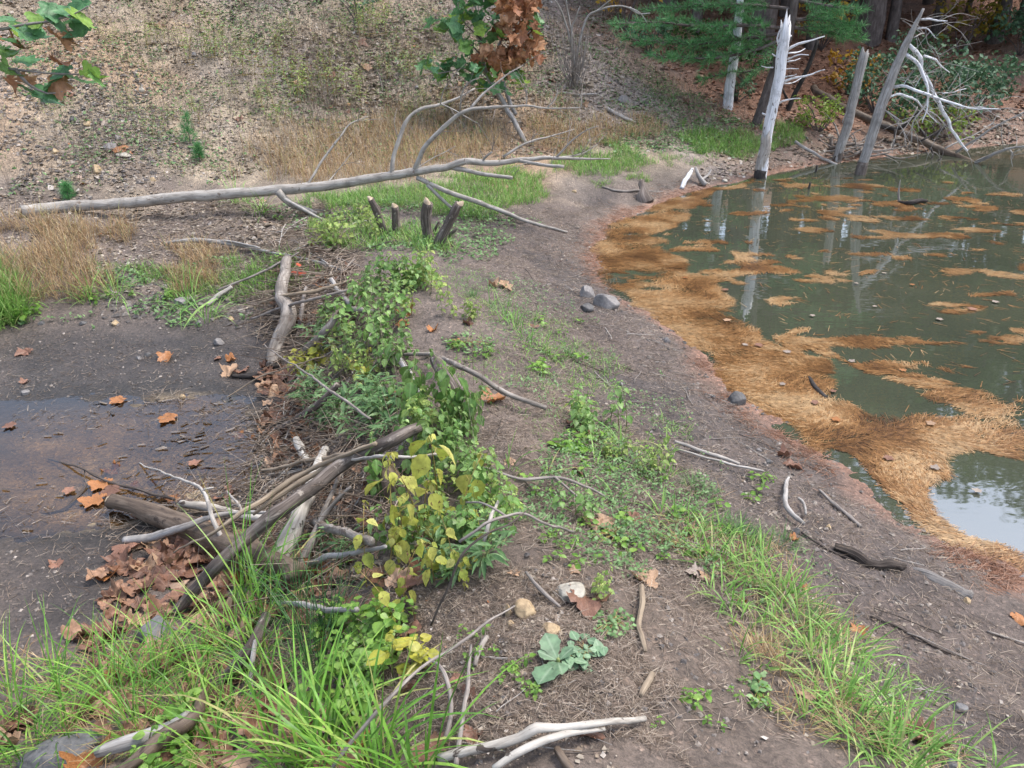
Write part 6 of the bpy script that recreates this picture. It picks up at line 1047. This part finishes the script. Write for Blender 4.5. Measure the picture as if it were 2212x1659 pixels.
patches = [(1640,500,80,13),(1735,512,55,10),(1700,600,50,9),(1715,660,42,11),(1850,495,55,10),(1880,440,45,6),(1990,450,40,5),(1660,446,50,7),(1760,452,80,8),(1720,402,90,5),(1840,408,80,5),(2090,668,36,10),(2050,712,55,12),(2095,778,45,12),(2188,816,20,6),(1882,600,26,6),(1870,678,28,8),(2010,515,36,7),(2135,540,30,5),(1590,545,55,8),(1650,470,60,6),(1790,482,50,6),(1900,530,40,6),(1950,640,26,6),(2160,700,28,6),(1560,480,30,6),(1930,470,50,5),(2060,480,40,5),(1990,740,16,5),(2180,750,26,5),(1810,560,34,6),(1740,560,24,5),(1960,560,30,5),(2100,600,26,5),(1700,425,60,4),(1800,430,60,4),(2000,410,40,3),(1600,430,30,4)]
pond_far = np.array([atZ(u, v, 0)[:2] for u, v in [(1440,430),(1640,395),(1900,370),(2212,420),(2300,600),(2280,860),(2000,840),(1820,790),(1690,740),(1600,660),(1500,580),(1450,530)]])
pq = sample(pond_far, 420000, .1, 4); uf = pq[:, 0] * 2.1 + .5 * fbm(pq[:, 0], pq[:, 1], 81, 2); vf = pq[:, 1] * 4.2
f_ = fbm(uf, vf, 82, 4) + .34 * fbm(pq[:, 0] * 7, pq[:, 1] * 12, 83, 2); cl = .06 * np.clip((pq[:, 1] - 5.0) / 4, -1, 1) - .05 * np.clip((pq[:, 0] - 3.8) / 2, -1, 1)
pk = (f_ + cl > .34) & (rng.random(len(pq)) < np.clip((f_ + cl - .30) * 4, .05, .5)); pq = np.concatenate([pq[pk], pq[~pk][:900]])
def floatn(q, L, wd, z0):
    n = len(q); az = 1.45 + 3.2 * fbm(q[:, 0] * 1.3, q[:, 1] * 1.3, 63, 3) + rng.normal(0, .5, n); d = np.stack([np.sin(az), np.cos(az)], 1); s = np.stack([d[:, 1], -d[:, 0]], 1); l = L * (.5 + .9 * rng.random(n)); ww = wd * (.6 + .8 * rng.random(n)); z = z0 + .005 * rng.random(n)
    V = np.zeros((n, 4, 3)); V[:, 0, :2] = q - d * l[:, None] / 2 - s * ww[:, None] / 2; V[:, 1, :2] = q - d * l[:, None] / 2 + s * ww[:, None] / 2; V[:, 2, :2] = q + d * l[:, None] / 2 + s * ww[:, None] / 4; V[:, 3, :2] = q + d * l[:, None] / 2 - s * ww[:, None] / 4; V[:, :, 2] = z[:, None]
    V[:, 2:, 2] += rng.normal(0, .002, (n, 1)); return {'V': V.reshape(-1, 3), 'F': np.arange(n * 4).reshape(-1, 4), 'rnd': np.repeat(np.clip(rng.random(n) * .75 + .25 + fbm(q[:, 0] * 3, q[:, 1] * 4, 65, 3) * .9, 0, 1), 4)}
stuff('floating_needles', [floatn(rq, .085, .0040, .002), floatn(pq, .09, .0052, .002)], 'needles')
sh = []
for k in range(9000):
    i = int(rng.integers(0, len(shore_w) - 3)); f = rng.random(); p_ = shore_w[i] * (1 - f) + shore_w[i + 1] * f; t_ = shore_w[i + 1] - shore_w[i]; nn = np.array([-t_[1], t_[0]]); nn /= np.linalg.norm(nn); sh.append(p_ + nn * abs(rng.normal(.02, .13)) * (1 if rng.random() < .85 else -1) * 1.0)
sh = np.array(sh); sh = keep(sh, 1.8, -.12, 71); stuff('shore_needles', [straws(sh, .09, .0016, .006)], 'straw_red')

# ------------------------------------------------------------------ twigs one can count
TW = []
for k in range(6):
    L_ = [np.array([0, -.5, .02]), np.array([rng.normal(0, .04), -.15, .03]), np.array([rng.normal(0, .05), .2, .03]), np.array([rng.normal(0, .04), .5, .02])]; g_ = [tube(L_, [.017, .014, .009], 6, .12, .15, .02)]
    if k % 2: g_.append(tube([L_[1], L_[1] + [.09, .16, .03], L_[1] + [.13, .36, .03]], [.009, .005], 5, .12, .1, .01))
    TW.append({m_: mesh_from('twig', g_, M[m_]) for m_ in ('twig', 'twig_dark', 'birch_twig')})
TN = {'twig': 'grey', 'twig_dark': 'dark', 'birch_twig': 'whitish'}
def twigs(px_poly, n, L, mats, dz=.004):
    for q in field(px_poly, n, .05):
        m_ = mats[int(rng.integers(len(mats)))]; k = int(rng.integers(6)); o = bpy.data.objects.new('twig', TW[k][m_]); C.objects.link(o); p = (q[0], q[1], ground(*q) + dz); nn = normal_at(*q); o.rotation_euler = (nn.to_track_quat('Z', 'Y') @ Euler((rng.normal(0, .05), 0, rng.random() * 6.28)).to_quaternion()).to_euler(); s = L * (.5 + .9 * rng.random()); o.location = p; o.scale = (s * .75, s, s * .75)
        tag(o, None, 'twig', 'loose twigs'); later(o, f'{TN[m_]} {"forked" if k % 2 else "straight"} twig', p)
twigs([(1100,560),(1290,560),(1500,800),(1750,990),(2150,1280),(2000,1500),(1500,1000),(1250,800)], 50, .24, ['twig', 'birch_twig', 'twig_dark']); twigs([(640,450),(780,480),(840,640),(800,850),(700,900),(640,800),(660,640),(560,560)], 84, .42, ['twig', 'twig_dark', 'birch_twig'], .03)
twigs([(600,900),(760,850),(850,1000),(850,1200),(640,1250),(560,1100)], 76, .36, ['twig_dark', 'twig', 'birch_twig'], .03); twigs([(420,860),(640,860),(640,1040),(480,1160),(300,1150)], 28, .26, ['twig_dark', 'twig_dark', 'twig']); twigs([(880,1300),(1150,1250),(1350,1500),(1300,1659),(860,1659)], 22, .13, ['twig', 'twig_dark', 'birch_twig'])
twigs([(400,50),(1200,100),(1500,260),(900,350),(300,330)], 18, .5, ['twig', 'birch_twig']); twigs([(1300,420),(1640,380),(1560,400),(1330,480)], 6, .3, ['twig', 'birch_twig']); twigs([(1000,800),(1200,800),(1500,1100),(1700,1400),(1300,1200),(1050,1000)], 14, .2, ['twig', 'birch_twig', 'twig_dark'])
settle_labels()
